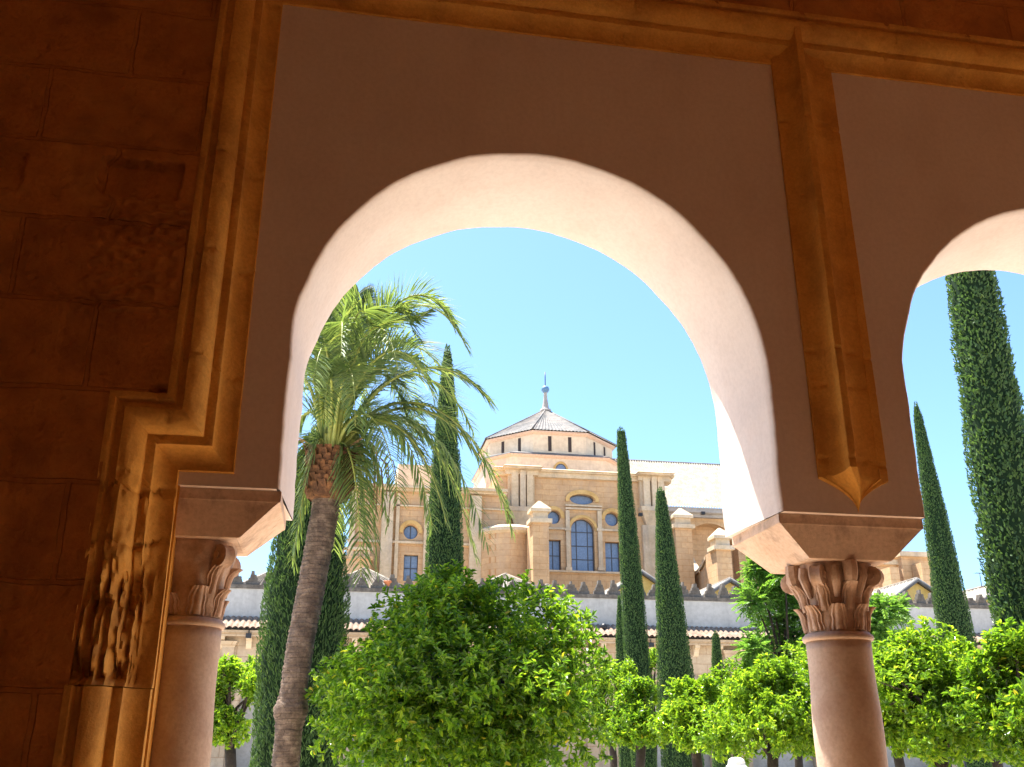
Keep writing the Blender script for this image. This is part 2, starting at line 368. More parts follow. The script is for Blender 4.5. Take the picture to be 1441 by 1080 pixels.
# moulding profile (u outward from the plaster panel, h towards the viewer)
def profile():
    p = [(0.0, -0.01), (0.0, 0.02), (0.004, 0.026), (0.013, 0.026)]
    for i in range(1, 13):
        a = R(90) * i / 12; p.append((0.013 + 0.095 * math.sin(a), 0.026 + 0.094 * (1 - math.cos(a))))
    p += [(0.111, 0.121), (0.124, 0.122), (0.14, 0.122), (0.15, 0.122), (0.153, 0.125)]
    for i in range(1, 13):
        a = R(90) * i / 12; p.append((0.153 + 0.102 * (1 - math.cos(a)), 0.125 + 0.1 * math.sin(a)))
    p += [(0.258, 0.222), (0.262, 0.19), (0.275, 0.187), (0.292, 0.19), (0.297, 0.218), (0.305, 0.226), (0.32, 0.227), (0.335, 0.226)]
    return p
PROF = profile()
XI0, XI1, ZI0, ZI1 = -0.803, -0.535, 2.935, 5.925
STEP = 0.016
def sweep(mb, x0, z0, x1, z1, o0, o1, seed, erode=None, prof=PROF, yf=YF, hs=(1.0, 1.0)):
    """straight run; at each end the outward vector may be mitred (o = (ox, oz) per unit u)"""
    L_ = math.hypot(x1 - x0, z1 - z0); n = max(2, int(L_ / STEP)); P = np.zeros((n + 1, len(prof), 3))
    u = np.array([p[0] for p in prof]); h = np.array([p[1] for p in prof])
    for i in range(n + 1):
        t = i / n
        xa = x0 + u * o0[0]; za = z0 + u * o0[1]; xb = x1 + u * o1[0]; zb = z1 + u * o1[1]
        P[i, :, 0] = xa + (xb - xa) * t; P[i, :, 2] = za + (zb - za) * t; P[i, :, 1] = yf - h * (hs[0] + (hs[1] - hs[0]) * t)
    X, Z = P[:, :, 0].copy(), P[:, :, 2].copy()
    S = X * 1.0 + Z * 1.0
    nz = fbm(S * 9 + seed, u[None, :] * 30 + 0 * S, seed, 4)
    pits = np.clip(vnoise(S * 34 + seed * 3, u[None, :] * 46 + 0 * S, seed + 5) - 0.72, 0, 1) * 0.02
    d = nz * 0.007 + pits
    al = (Z if abs(x1 - x0) < 0.02 else X) / 0.61 + seed * 0.37 + 0.06 * np.sin(u[None, :] * 22)
    d = d + np.exp(-(np.abs(al - np.floor(al) - 0.5) * 0.61 / 0.008) ** 2) * 0.013
    edge = np.exp(-((u - 0.155) / 0.012) ** 2) + np.exp(-((u - 0.11) / 0.012) ** 2) + np.exp(-((u - 0.012) / 0.012) ** 2)
    d = d + edge[None, :] * np.clip(fbm(S * 14, 0 * S + seed, seed + 9, 3) - 0.04, 0, 1) * 0.03
    if erode is not None:
        for zc in (2.56, 2.82): d = d + np.exp(-((Z - zc + 0.12 * u[None, :] - 0.02 * np.sin(u[None, :] * 30)) / 0.009) ** 2) * 0.02
        m_ = erode(Z)
        r1 = 1 - np.abs(fbm(S * 8 + 3, u[None, :] * 30 + 0 * S, 77, 4)) * 4.0
        big = np.clip(0.12 + 0.2 * np.clip(r1, 0, 1) + 0.8 * fbm(S * 6, u[None, :] * 75 + 0 * S, 78, 3) + 0.22 * fbm(S * 40, u[None, :] * 75 + 0 * S, 81, 2) + 0.5 * fbm(S * 3, u[None, :] * 9 + 0 * S, 79, 3), 0, 1)
        d = d * (1 + 1.2 * m_) + m_ * big * 0.2 * np.clip((h[None, :] - 0.01) / 0.12, 0, 1)
    d = np.minimum(d, np.maximum(h[None, :] + 0.01, 0) + 0.0 * d) if erode is None else np.minimum(d, np.maximum(h[None, :] - 0.02, 0))
    P[:, :, 1] += d
    mb.grid(P, smooth=True, flip=True)

mb = MB()
er = lambda Z: np.clip((Z - 1.90) / 0.03, 0, 1) * np.clip((2.50 - Z) / 0.10, 0, 1) * (0.65 + 0.35 * np.sin(Z * 17)) + 0.22 * np.clip((Z - 1.9) / 0.03, 0, 1) * np.clip((3.0 - Z) / 0.3, 0, 1)
lo = lambda Z: 0 * Z
sweep(mb, XI0, 0.0, XI0, 1.886, (-1, 0), (-1, 0), 3)
sweep(mb, XI0 + 0.003, 1.89, XI0, ZI0, (-1, 0), (-1, 1), 5, er)
sweep(mb, XI0, ZI0, XI1, ZI0, (-1, 1), (-1, 1), 8)
sweep(mb, XI1, ZI0, XI1, ZI1, (-1, 1), (-1, 1), 13, hs=(1.0, 0.7))
sweep(mb, XI1, ZI1, XR - 0.3, ZI1, (-1, 1), (0, 1), 21, hs=(0.7, 0.7))
mb.build('carved_moulding', M['ochre'], arcade, sharp=38)
# return that closes the lower pier beside the column
MB().add([(XI0, YF + 0.008, 0), (XI0, YB, 0), (XI0, YB, PB), (XI0, YF + 0.008, PB)], [(0, 1, 2, 3)]).build('pier_return', M['ochre'], arcade)
MB().add([(XL - 0.01, YF + 0.012, 0), (XI0 + 0.01, YF + 0.012, 0), (XI0 + 0.01, YF + 0.012, PB), (XL - 0.01, YF + 0.012, PB)], [(0, 1, 2, 3)]).build('pier_backing', M['ochre'], arcade)

# vertical rib on each pier between arches
def rib_prof():
    p = [(-0.222, -0.01), (-0.222, 0.02), (-0.212, 0.024)]
    for i in range(1, 11):
        a = R(90) * i / 10; p.append((-0.212 + 0.106 * math.sin(a), 0.024 + 0.1 * (1 - math.cos(a))))
    p += [(-0.104, 0.148), (-0.1, 0.152), (-0.08, 0.153), (-0.058, 0.152), (-0.055, 0.148)]
    for i in range(0, 11):
        a = R(90) * (10 - i) / 10; p.append((0.14 - 0.196 * math.sin(a), 0.03 + 0.095 * (1 - math.cos(a))))
    p += [(0.146, 0.034), (0.15, 0.03), (0.152, 0.016), (0.205, 0.015), (0.21, -0.01)]
    return p
RP = rib_prof()
def rib(k):
    cx = ACX + PITCH_X * k + AR + 0.462; mb = MB()
    z1 = 6.14; rows = []
    u = np.array([p[0] for p in RP]); h = np.array([p[1] for p in RP])
    zs = list(np.arange(3.065, z1, 0.018)) + [z1]
    for t in np.linspace(1, 0.0, 9)[:-1]:            # the pendant foot: narrows to a point and dies into the wall
        w = (1 - t) ** 2.0
        zz = 3.065 - 0.185 * t + 0.03 * (h / 0.127) * (1 - t) - 0.0 * u
        rows.append(np.stack([cx + u * w, YF - h * (1 - t) ** 0.9 + 0.0, zz], 1))
    for z in zs: rows.append(np.stack([cx + u, YF - h, np.full_like(u, z) + (0.032 * (h / 0.127) if z < 3.066 else 0.016 * (h / 0.127) if z < 3.09 else 0)], 1))
    P = np.array(rows); Z = P[:, :, 2]
    d = fbm(Z * 11, u[None, :] * 25 + 0 * Z, 31 + k, 4) * 0.008
    for zc in (3.16, 3.62, 3.83, 4.9, 5.45):
        d += np.exp(-((Z - zc - 0.01 * np.sin(u[None, :] * 25)) / 0.006) ** 2) * 0.012
    P[:, :, 1] += np.minimum(d, np.maximum(h[None, :] - 0.005, 0))
    mb.grid(P, smooth=True, flip=False)
    return mb.build('pier_rib', M['ochre'], arcade, sharp=32)
for k in range(NARCH - 1): rib(k)

# masonry of the pier at left and of the wall above, as a real rough surface
YM0 = YF - 0.226
def ymas(Z): return YF - 0.226 * (1.0 - 0.3 * np.clip((Z - ZI0) / (ZI1 - ZI0), 0, 1))
def masonry_height(X, Z):
    d = fbm(X * 3, Z * 3, 41, 5) * 0.022 + fbm(X * 22, Z * 22, 43, 3) * 0.006
    course = 0.47; r_ = np.floor(Z / course); fz = Z - r_ * course
    bl = 0.62 + 0.25 * hash2(r_.astype(int), r_.astype(int) * 3, 9)
    xs = X + hash2(r_.astype(int), r_.astype(int), 4) * 0.6; fx = xs - np.floor(xs / bl) * bl
    wob = fbm(X * 6, Z * 6, 51, 3) * 0.014
    j = np.exp(-((fz + wob - 0.01) / 0.008) ** 2)
    d += j * 0.008 * (0.4 + vnoise(X * 4, Z * 4, 8))
    d += (hash2(np.floor(xs / bl).astype(int), r_.astype(int), 3) - 0.5) * 0.008
    d += np.clip(vnoise(X * 30, Z * 40, 61) - 0.78, 0, 1) * 0.05
    def area(x0, x1, z0, z1, s=0.02):
        e = fbm(X * 14, Z * 14, 71, 3) * 0.05
        return np.clip((X - x0 + e) / s, 0, 1) * np.clip((x1 - X + e) / s, 0, 1) * np.clip((Z - z0 + e) / s, 0, 1) * np.clip((z1 - Z + e) / s, 0, 1)
    q0, q1 = at(135, 272, 4.8), at(258, 228, 4.8); d += area(q0.x, q1.x, q0.z, q1.z, 0.012) * 0.075                                     # the missing stone
    q0, q1 = at(-60, 262, 4.8), at(38, 212, 4.8); d += area(q0.x, q1.x, q0.z, q1.z) * 0.035
    q0, q1 = at(100, 445, 4.8), at(276, 280, 4.8); d += area(q0.x, q1.x, q0.z, q1.z, 0.05) * (np.clip(vnoise(X * 28, Z * 42, 83) - 0.3, 0, 1) * 0.05 - 0.012)     # pecked patch
    q0, q1 = at(205, 588, 4.8), at(252, 545, 4.8); d += area(q0.x, q1.x, q0.z, q1.z) * 0.05
    d += area(-1.7, -1.2, 1.9, 3.2, 0.1) * fbm(X * 7, Z * 9, 91, 4) * 0.03
    return d
def masonry_grid(mb, x0, x1, z0, z1, step, ex=None, ez=None):
    nx, nz = int((x1 - x0) / step) + 1, int((z1 - z0) / step) + 1
    X, Z = np.meshgrid(np.linspace(x0, x1, nx), np.linspace(z0, z1, nz))
    e = np.ones_like(X)
    if ex is not None: e = np.minimum(e, np.clip((ex - X) / 0.05, 0, 1))
    if ez is not None: e = np.minimum(e, np.clip((Z - ez) / 0.05, 0, 1))
    P = np.stack([X, ymas(Z) + 0.004 + np.maximum(masonry_height(X, Z) * e, -0.02) + 0.0 * e, Z], 2)
    mb.grid(P, smooth=True)
mb = MB()
masonry_grid(mb, -2.1, XI0 - 0.318, 0.0, ZI0 + 0.318, 0.0125, XI0 - 0.318)
masonry_grid(mb, -2.1, XI1 - 0.318, ZI0 + 0.318, ZI1 + 0.318, 0.0125, XI1 - 0.318)
masonry_grid(mb, -2.1, 6.5, ZI1 + 0.318, 7.41, 0.02, None, ZI1 + 0.318)
for z0_, z1_ in ((0, ZI0), (ZI0, ZI1), (ZI1, 7.41)):
    ya, yb = float(ymas(z0_)), float(ymas(z1_))
    mb.add([(-9, ya, z0_), (-2.1, ya, z0_), (-2.1, yb, z1_), (-9, yb, z1_)], [(0, 1, 2, 3)])
yb = float(ymas(7.0)); mb.add([(6.5, yb, ZI1 + 0.318), (XR, yb, ZI1 + 0.318), (XR, yb, 7.41), (6.5, yb, 7.41)], [(0, 1, 2, 3)])
mb.build('rough_masonry', M['masonry'], arcade)

# ------------------------------------------------------------------ columns
YC = 5.36
def capital_mesh(cx, z0, z1, worn, seed):

    rnd = random.Random(seed); mb = MB(); H = z1 - z0
    bell = [(0.165, 0.0), (0.17, 0.1), (0.174, 0.3), (0.183, 0.5), (0.197, 0.7), (0.215, 0.85), (0.222, 0.97), (0.22, 1.0)]
    def rb(v):
        for (r0, a), (r1, b) in zip(bell, bell[1:]):
            if a <= v <= b: return r0 + (r1 - r0) * (v - a) / (b - a)
        return bell[-1][0]
    n = 64; P = []
    for v in np.linspace(0, 1, 24):
        row = []
        for k in range(n + 1):
            w = 2 * math.pi * k / n; sq = 1 + (0.06 + 0.12 * max(0, v - 0.5)) * (abs(math.sin(2 * w)) ** 2 - 0.4) * v
            nn = (0.03 if worn else 0.01) * float(fbm(np.array(math.cos(w) * 3 + seed), np.array(math.sin(w) * 3 + v * 4), seed, 3))
            r = rb(v) * sq + nn
            row.append((cx + r * math.cos(w), YC + r * math.sin(w), z0 + v * H))
        P.append(row)
    mb.grid(P, smooth=True)
    def leaf(w, v0, v1, wid, curl, thick=0.016, out0=0.012):
        rows = []
        m_ = 12
        for i in range(m_ + 1):
            t = i / m_; v = v0 + (v1 - v0) * t
            out = out0 + 0.012 * t + curl * max(0, t - 0.62) ** 1.3 * 4.0
            drop = -0.1 * max(0, t - 0.82) * (v1 - v0) * 3
            row = []
            for j in range(13):
                s = (j - 6) / 6; ww = wid * (1 - 0.25 * t - 0.5 * max(0, t - 0.75) * 2)
                ang = w + s * ww * (1 + 0.07 * math.sin(t * 14))
                r = rb(min(v, 1)) + out - 0.018 * abs(s) ** 2 + (0.009 if j == 6 else 0) + (0.0045 if j % 2 else -0.0045) * (1 - 0.4 * t) - 0.03 * (1 if abs(s) == 1 else 0)
                row.append((cx + r * math.cos(ang), YC + r * math.sin(ang), z0 + (v + drop) * H))
            rows.append(row)
        # a lip that turns back under the tip
        tip = rows[-1]; rows.append([(cx + (p[0] - cx) * 0.93, YC + (p[1] - YC) * 0.93, p[2] - 0.016) for p in tip])
        mb.grid(rows, smooth=True)
    k8 = 8
    for k in range(k8):
        w = 2 * math.pi * (k + 0.5) / k8
        if worn and rnd.random() < 0.6:
            leaf(w, 0.02, 0.3, 0.36, 0.01)
        else: leaf(w, 0.02, 0.40, 0.37, 0.024 if worn else 0.02)
    for k in range(k8):
        w = 2 * math.pi * k / k8
        if worn and rnd.random() < 0.75: continue
        else: leaf(w, 0.3, 0.72, 0.31, 0.03)
    for k in range(4):                                   # corner volutes, drooping scroll under each abacus corner
        w = math.pi / 4 + k * math.pi / 2
        if worn and k == 2: continue
        ca, sa = math.cos(w), math.sin(w); hub = 0.238
        def ax(r_, zz, q): return (cx + r_ * ca - q * sa, YC + r_ * sa + q * ca, z0 + H * zz)
        mb.tube([ax(hub, 0.80, q) for q in (-0.036, -0.03, 0.0, 0.03, 0.036)], [0.046, 0.058, 0.052, 0.058, 0.046], 16)
        mb.tube([ax(hub, 0.80, q) for q in (-0.046, 0.046)], 0.02, 10)
        mb.tube([(cx + 0.17 * ca, YC + 0.17 * sa, z0 + H * 0.5), (cx + 0.2 * ca, YC + 0.2 * sa, z0 + H * 0.68), (cx + 0.228 * ca, YC + 0.228 * sa, z0 + H * 0.93)], [0.028, 0.036, 0.04], 8)
    for k in range(4):                                   # block in the middle of each side
        w = k * math.pi / 2; ca, sa = math.cos(w), math.sin(w)
        if worn and k in (0, 3): continue
        pts = [(0.2, 0.62), (0.228, 0.74), (0.236, 0.86), (0.234, 0.995)]
        mb.tube([(cx + r * ca, YC + r * sa, z0 + H * v) for r, v in pts], [0.022, 0.036, 0.042, 0.042], 8)
        for s in () if worn else (-1, 1):                # small helices either side
            w2 = w + s * 0.36; c2, s2 = math.cos(w2), math.sin(w2)
            mb.tube([(cx + r * c2, YC + r * s2, z0 + H * v) for r, v in [(0.18, 0.5), (0.208, 0.66), (0.23, 0.8), (0.224, 0.93)]], [0.016, 0.023, 0.028, 0.024], 8)
    return mb

def stone_column(cx, label, worn, seed, dz=0.0):
    root = empty('stone_column', (cx, YC, 0), label, 'column', 'stone columns of the arcade')
    zc0, zc1 = 2.25, 2.63
    pr = []
    for i in range(41):
        t = i / 40; z = 0.22 + (zc0 - 0.045 - 0.22) * t
        pr.append((0.2 - 0.022 * t ** 1.6 + 0.003 * math.sin(t * 23 + seed), z))
    sh = MB().lathe((cx, YC, 0), pr, 40); sh.build('shaft', M['marble'], root)
    MB().lathe((cx, YC, 0), [(0.176, zc0 - 0.046), (0.192, zc0 - 0.043), (0.198, zc0 - 0.03), (0.194, zc0 - 0.016), (0.183, zc0 - 0.008), (0.18, zc0 - 0.001)], 40).build('necking', M['marble'], root)
    b = MB().box(cx - 0.3, cx + 0.3, YC - 0.3, YC + 0.3, 0.03, 0.12)
    b.lathe((cx, YC, 0), [(0.28, 0.12), (0.29, 0.145), (0.27, 0.17), (0.225, 0.18), (0.225, 0.2), (0.24, 0.215), (0.21, 0.225)], 32)
    b.build('base', M['marble'], root)
    capital_mesh(cx, zc0, zc1, worn, seed).build('capital', M['capital'], root, sharp=42)
    # impost: thin vertical band, then an inverted pyramid
    hw, y0, y1 = 0.44, YF + 0.045, YB + 0.005
    P = []; lv = [(0.0, zc1), (0.0, zc1 + 0.006)]
    prof = [(0.235, 0.235, zc1), (0.252, 0.25, zc1 + 0.004)]
    for i in range(9):
        t = i / 8; prof.append((0.252 + (hw - 0.012 - 0.252) * t, None, zc1 + 0.004 + 0.172 * t))
    prof += [(hw - 0.002, None, zc1 + 0.182), (hw, None, zc1 + 0.19), (hw, None, PB - 0.001)]
    rows = []
    n = 12
    for (hx, _, z) in prof:
        t = max(0, min(1, (hx - 0.235) / (hw - 0.235)))
        ya = YC - 0.25 + (y0 - (YC - 0.25)) * t; yb = YC + 0.25 + (y1 - (YC + 0.25)) * t
        row = []
        for (xa, ya_, xb, yb_) in ((-hx, ya, hx, ya), (hx, ya, hx, yb), (hx, yb, -hx, yb), (-hx, yb, -hx, ya)):
            for i in range(n):
                s = i / n; x = cx + xa + (xb - xa) * s; y = ya_ + (yb_ - ya_) * s
                w = 0.006 * float(fbm(np.array(x * 9), np.array(z * 9 + y * 5), seed + 3, 3))
                row.append((x + w, y + w, z))
        row.append(row[0]); rows.append(row)
    mb = MB().grid(rows, smooth=False)
    mb.add([rows[0][i] for i in (0, n, 2 * n, 3 * n)], [(3, 2, 1, 0)])
    mb.build('impost_block', M['impost'], root)
    return root
stone_column(ACX - AR - 0.43, 'worn stone column with broken capital wedged beside the ochre pier', True, 4)
stone_column(ACX + AR + 0.441, 'free standing stone column with carved leaf capital between the two arches', False, 9)
stone_column(ACX + PITCH_X + AR + 0.441, 'stone column closing the second arch on its far side', False, 15)

# ------------------------------------------------------------------ trees
def leaf_mesh(p, d, nrm, L_, W_, fold=0.25):
    """n folded leaves of six points each"""
    d = d / np.linalg.norm(d, axis=1, keepdims=True)
    s = np.cross(d, nrm); s /= np.linalg.norm(s, axis=1, keepdims=True) + 1e-9
    up = np.cross(s, d)
    L_ = L_[:, None]; W_ = W_[:, None]
    base = p; tip = p + d * L_ - up * L_ * 0.12
    r1 = p + d * L_ * 0.3 + s * W_ * 0.45 + up * W_ * fold; r2 = p + d * L_ * 0.68 + s * W_ * 0.4 + up * W_ * fold
    l1 = p + d * L_ * 0.3 - s * W_ * 0.45 + up * W_ * fold; l2 = p + d * L_ * 0.68 - s * W_ * 0.4 + up * W_ * fold
    V = np.stack([base, r1, r2, tip, l2, l1], 1).reshape(-1, 3)
    i = np.arange(len(p))[:, None] * 6
    F = np.concatenate([i + np.array([[0, 1, 2, 3]]), i + np.array([[0, 3, 4, 5]])], 0)
    return V, F

def unit(n, r):
    v = r.normal(size=(n, 3)); return v / np.linalg.norm(v, axis=1, keepdims=True)

def orange_tree(base, c, rad, label, m, seed, shoots=900, leaf=(0.085, 0.04), per=13, trunk_r=0.11, lumps=26, sprigs=(), low_f=0.62):
    """base: trunk foot; c, rad: crown centre and radii"""
    r = np.random.default_rng(seed); c = np.array(c, float); rad = np.array(rad, float)
    root = empty('orange_tree', base, label, 'tree', 'orange trees in the courtyard')
    # lumpy crown: many sub-clumps near the shell
    cl = unit(lumps, r); cl[:, 2] = np.where(cl[:, 2] < -0.8, -cl[:, 2], cl[:, 2])
    cl = cl / np.linalg.norm(cl, axis=1, keepdims=True)
    q3 = cl / (np.abs(cl) ** 3.5).sum(1, keepdims=True) ** (1 / 3.5)         # a fuller skirt than a ball has
    q2 = cl / (np.abs(cl) ** 2.5).sum(1, keepdims=True) ** (1 / 2.5)
    cl = np.where(cl[:, 2:3] < 0.1, q3, q2) * np.stack([np.ones(lumps), np.ones(lumps), np.where(cl[:, 2] < 0, low_f, 1.0)], 1)
    clc = c + cl * rad * r.uniform(0.5, 0.8, (lumps, 1)); clr = rad.mean() * r.uniform(0.24, 0.42, lumps)
    nlow = max(3, lumps // 6)                                 # foliage hanging low round the fork
    clc[:nlow] = c + np.stack([r.uniform(-.5, .5, nlow) * rad[0], r.uniform(-.6, .3, nlow) * rad[1], np.full(nlow, -0.36 * rad[2])], 1)
    shoots = int(shoots * 1.6)
    k = r.integers(0, lumps, shoots)
    dr = unit(shoots, r) * np.where(r.random((shoots, 1)) < 0.75, r.uniform(0.8, 1.05, (shoots, 1)), r.uniform(0.3, 0.8, (shoots, 1)))
    tip = clc[k] + dr * clr[k][:, None] * np.array([1, 1, 0.9])
    outw = (tip - c) / rad; ql = np.linalg.norm(outw, axis=1, keepdims=True)
    tip = np.where(ql > 1.12, c + outw / ql * 1.12 * rad, tip)
    outw = outw / (ql + 1e-6)
    sd = outw * 0.7 + dr * 0.5 + np.array([0, 0, 0.55]) + r.normal(size=(shoots, 3)) * 0.3
    low = (outw[:, 2] < -0.35)
    sd[low, 2] -= 0.9
    if len(sprigs):
        sp = np.array([s[0] for s in sprigs]); sdv = np.array([s[1] for s in sprigs])
        tip = np.concatenate([tip, sp]); sd = np.concatenate([sd, sdv])
    sd = sd / np.linalg.norm(sd, axis=1, keepdims=True); ns = len(tip)
    slen = r.uniform(0.14, 0.3, ns)
    t = r.random((ns, per)); t[:, :3] = 0.97
    pos = tip[:, None, :] - sd[:, None, :] * (slen[:, None] * (1 - t))[:, :, None]
    ang = r.random((ns, per)) * 2 * np.pi
    ref = np.tile(np.array([[0.31, 0.2, 0.93]]), (ns, 1)); a = np.cross(sd, ref); a /= np.linalg.norm(a, axis=1, keepdims=True) + 1e-9; b = np.cross(sd, a)
    side = a[:, None, :] * np.cos(ang)[:, :, None] + b[:, None, :] * np.sin(ang)[:, :, None]
    op = r.uniform(0.6, 1.5, (ns, per, 1)); d = sd[:, None, :] * (1.15 - 0.5 * (op - 0.6)) + side * op + np.array([0, 0, -0.18])
    nr = sd[:, None, :] * 1.0 - side * 0.4 + r.normal(size=(ns, per, 3)) * 0.25 + np.array([0, 0, 0.6])
    n = ns * per
    Ls = leaf[0] * r.uniform(0.65, 1.3, n); Ws = leaf[1] * r.uniform(0.75, 1.25, n)
    V, F = leaf_mesh(pos.reshape(-1, 3), d.reshape(-1, 3), nr.reshape(-1, 3), Ls, Ws)
    np_mesh('crown', V, F, m, root)
    # trunk with limbs that reach into the clumps
    b0 = Vector(base); fork = Vector((c[0] + r.normal() * 0.08, c[1], c[2] - rad[2] * 0.45))
    if fork.z < 1.0: fork.z = 1.0
    mb = MB(); j = r.normal(size=3) * 0.06
    mb.tube([b0, b0.lerp(fork, 0.3) + Vector((j[0], j[1], 0)), b0.lerp(fork, 0.65) - Vector((j[0], j[2], 0)), fork], [trunk_r * 1.35, trunk_r * 1.05, trunk_r, trunk_r * 0.95], 10)
    for q in [q for q in range(lumps) if clc[q][2] > fork.z + 0.25][:11]:
        e = Vector(clc[q]); mid = fork.lerp(e, 0.45) + Vector((r.normal() * 0.1, r.normal() * 0.1, 0.12))
        mb.tube([fork - Vector((0, 0, 0.04 + 0.3 * r.random())), mid, e], [trunk_r * 0.5, trunk_r * 0.3, trunk_r * 0.1], 6)
        for z in range(3):
            e2 = e + Vector(unit(1, r)[0] * clr[q] * 0.85)
            mb.tube([mid.lerp(e, 0.5), e2], [trunk_r * 0.2, trunk_r * 0.06], 5)
    mb.build('trunk', M['bark'], root)
    return root

def cypress(px_base, Y, top_px, prof, label, seed, dens=1.0, spray=(0.1, 0.03), bushy=0.0, lean=(0, 0)):
    """prof: (height fraction, radius) pairs"""
    r = np.random.default_rng(seed)
    tp = at(*top_px, Y); bx = px_base if isinstance(px_base, float) else at(px_base[0], px_base[1], Y).x
    H = tp.z; root = empty('cypress', (bx, Y, 0), label, 'tree', 'clipped cypresses in the courtyard')
    fr = np.array([p[0] for p in prof]); rr = np.array([p[1] for p in prof])
    rad = lambda v: np.interp(v, fr, rr)
    axis = lambda v: np.stack([bx + (tp.x - bx) * v, np.full_like(v, Y), v * H], -1)
    area = H * 2 * math.pi * rr.mean(); n = int(dens * area / (spray[0] * spray[1]) * 1.5)
    v = r.random(int(n * 1.6)); keep = r.random(len(v)) < (rad(v) + 0.02) / rr.max(); v = v[keep][:n]; n = len(v)
    w = r.random(n) * 2 * np.pi
    lump = fbm(np.cos(w) * 2.2 + v * H * 1.3, np.sin(w) * 2.2 + v * H * 1.1, seed, 4)
    hole = np.clip(vnoise(w * 4.5, v * H * 2.6, seed + 3) - 0.62, 0, 1)
    rho = rad(v) * (1 + lump * (0.10 + 0.25 * bushy) - hole * 0.42) * (1 - r.random(n) ** 2 * 0.14)
    o = np.stack([np.cos(w), np.sin(w), np.zeros(n)], 1)
    p = axis(v) + o * rho[:, None]
    tpf = np.clip((v - 0.965) / 0.035, 0, 1)[:, None]
    d = o * (0.5 + 0.5 * bushy) + np.array([0, 0, 1.0]) + r.normal(size=(n, 3)) * (0.38 + 0.25 * bushy) + tpf * np.array([0, 0, 1.0])
    nr = o + r.normal(size=(n, 3)) * 0.45
    V, F = leaf_mesh(p - d / np.linalg.norm(d, axis=1, keepdims=True) * spray[0] * 0.5, d, nr, spray[0] * r.uniform(0.6, 1.3, n), spray[1] * r.uniform(0.7, 1.3, n), 0.15)
    np_mesh('crown', V, F, M['cypress'], root)
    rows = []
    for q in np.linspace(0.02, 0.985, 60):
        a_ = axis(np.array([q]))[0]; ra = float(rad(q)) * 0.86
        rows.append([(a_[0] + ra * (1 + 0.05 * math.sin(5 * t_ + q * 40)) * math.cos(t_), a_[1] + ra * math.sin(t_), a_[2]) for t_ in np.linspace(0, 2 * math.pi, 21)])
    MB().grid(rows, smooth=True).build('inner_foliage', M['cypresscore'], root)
    MB().tube([(bx, Y, 0), (bx, Y, 0.5)], [0.16, 0.13], 10).build('trunk', M['bark'], root)
    return root

CP = lambda r0, rt=0.25: [(0.0, r0 * 0.8), (0.04, r0 * 0.97), (0.15, r0), (0.4, r0 * 0.88), (0.65, r0 * 0.7), (0.85, r0 * 0.47), (0.95, r0 * 0.33), (0.985, r0 * rt), (1.0, 0.03)]
cypress((424, 1000), 18.0, (445, 600), [(0, .68), (.3, .78), (.55, .76), (.75, .62), (.9, .38), (1, .05)], 'broad dark cypress behind the palm trunk, frame side of the arch', 1, 1.0, (0.1, 0.02))
cypress((624, 1000), 22.0, (630, 486), [(0, .46), (.2, .5), (.45, .46), (.7, .36), (.85, .23), (.95, .14), (1, .05)], 'tall dark cypress half covered by drooping palm fronds', 2, 1.0, (0.07, 0.021))
cypress((908, 1070), 33.0, (873.5, 601), [(0, .42), (.2, .44), (.45, .42), (.7, .34), (.88, .23), (.96, .18), (.99, .14), (1, .03)], 'tallest slender cypress standing in front of the cathedral windows', 3, 1.0, (0.062, 0.024))
cypress((962, 1070), 29.0, (929, 686), [(0, .62), (.15, .62), (.35, .57), (.6, .44), (.8, .3), (.93, .2), (.985, .13), (1, .03)], 'thick tapering cypress with a rounded tip in front of the nave roof', 4, 1.0, (0.062, 0.024))
cypress((882, 1060), 36.5, (871, 838), [(0, .3), (.5, .27), (.8, .2), (1, .04)], 'small cypress peeping out behind the slender tall one', 5, 1.0, (0.062, 0.024))
cypress((1014, 1060), 40.0, (1007, 888), [(0, .4), (.3, .38), (.6, .3), (.85, .22), (.96, .16), (1, .05)], 'shortest young cypress against the old courtyard wall', 6, 1.0, (0.062, 0.024))
cypress((1366, 1000), 27.0, (1288, 565), [(0, .58), (.2, .58), (.45, .5), (.7, .36), (.88, .2), (.96, .13), (1, .03)], 'pointed cypress just beside the carved stone pier', 7, 1.0, (0.062, 0.023))
cypress((1466, 1000), 16.0, (1331, 190), [(0, .62), (.4, .6), (.62, .53), (.8, .45), (.92, .3), (1, .05)], 'bushy tall cypress whose tip is cut off by the second arch', 8, 1.15, (0.085, 0.04), 0.6)

def ot(px, py_top, py_bot, halfw, Y, label, m, seed, base_dx=0.0, **kw):
    t = at(px, py_top, Y); b = at(px, py_bot, Y); e = at(px + halfw, (py_top + py_bot) / 2, Y); c = b.lerp(t, 0.385)
    rx = abs(e.x - at(px, (py_top + py_bot) / 2, Y).x)
    return orange_tree((c.x + base_dx, Y, 0.0), c, (rx, rx * 0.95, (t.z - b.z) * 0.615), label, m, seed, **kw)
Yb = 14.0
spr = []
for (px, py) in ((640, 790), (648, 796), (742, 803), (735, 812), (612, 800), (590, 815), (690, 815), (480, 900), (455, 930), (800, 850), (628, 805), (660, 808), (570, 830)):
    p = at(px, py, Yb + random.uniform(-0.4, 0.4)); spr.append((tuple(p), (random.uniform(-.2, .2), random.uniform(-.3, .1), 1)))
    for q in (0.12, 0.24): spr.append(((p.x + random.uniform(-.05, .05), p.y, p.z - q), (random.uniform(-.4, .4), random.uniform(-.4, .3), 1)))
ot(655, 790, 1082, 208, Yb, 'largest orange tree with a dense glossy dark green crown', M['orange'], 21, shoots=2900, leaf=(0.1, 0.042), per=14, lumps=52, trunk_r=0.13, sprigs=spr)
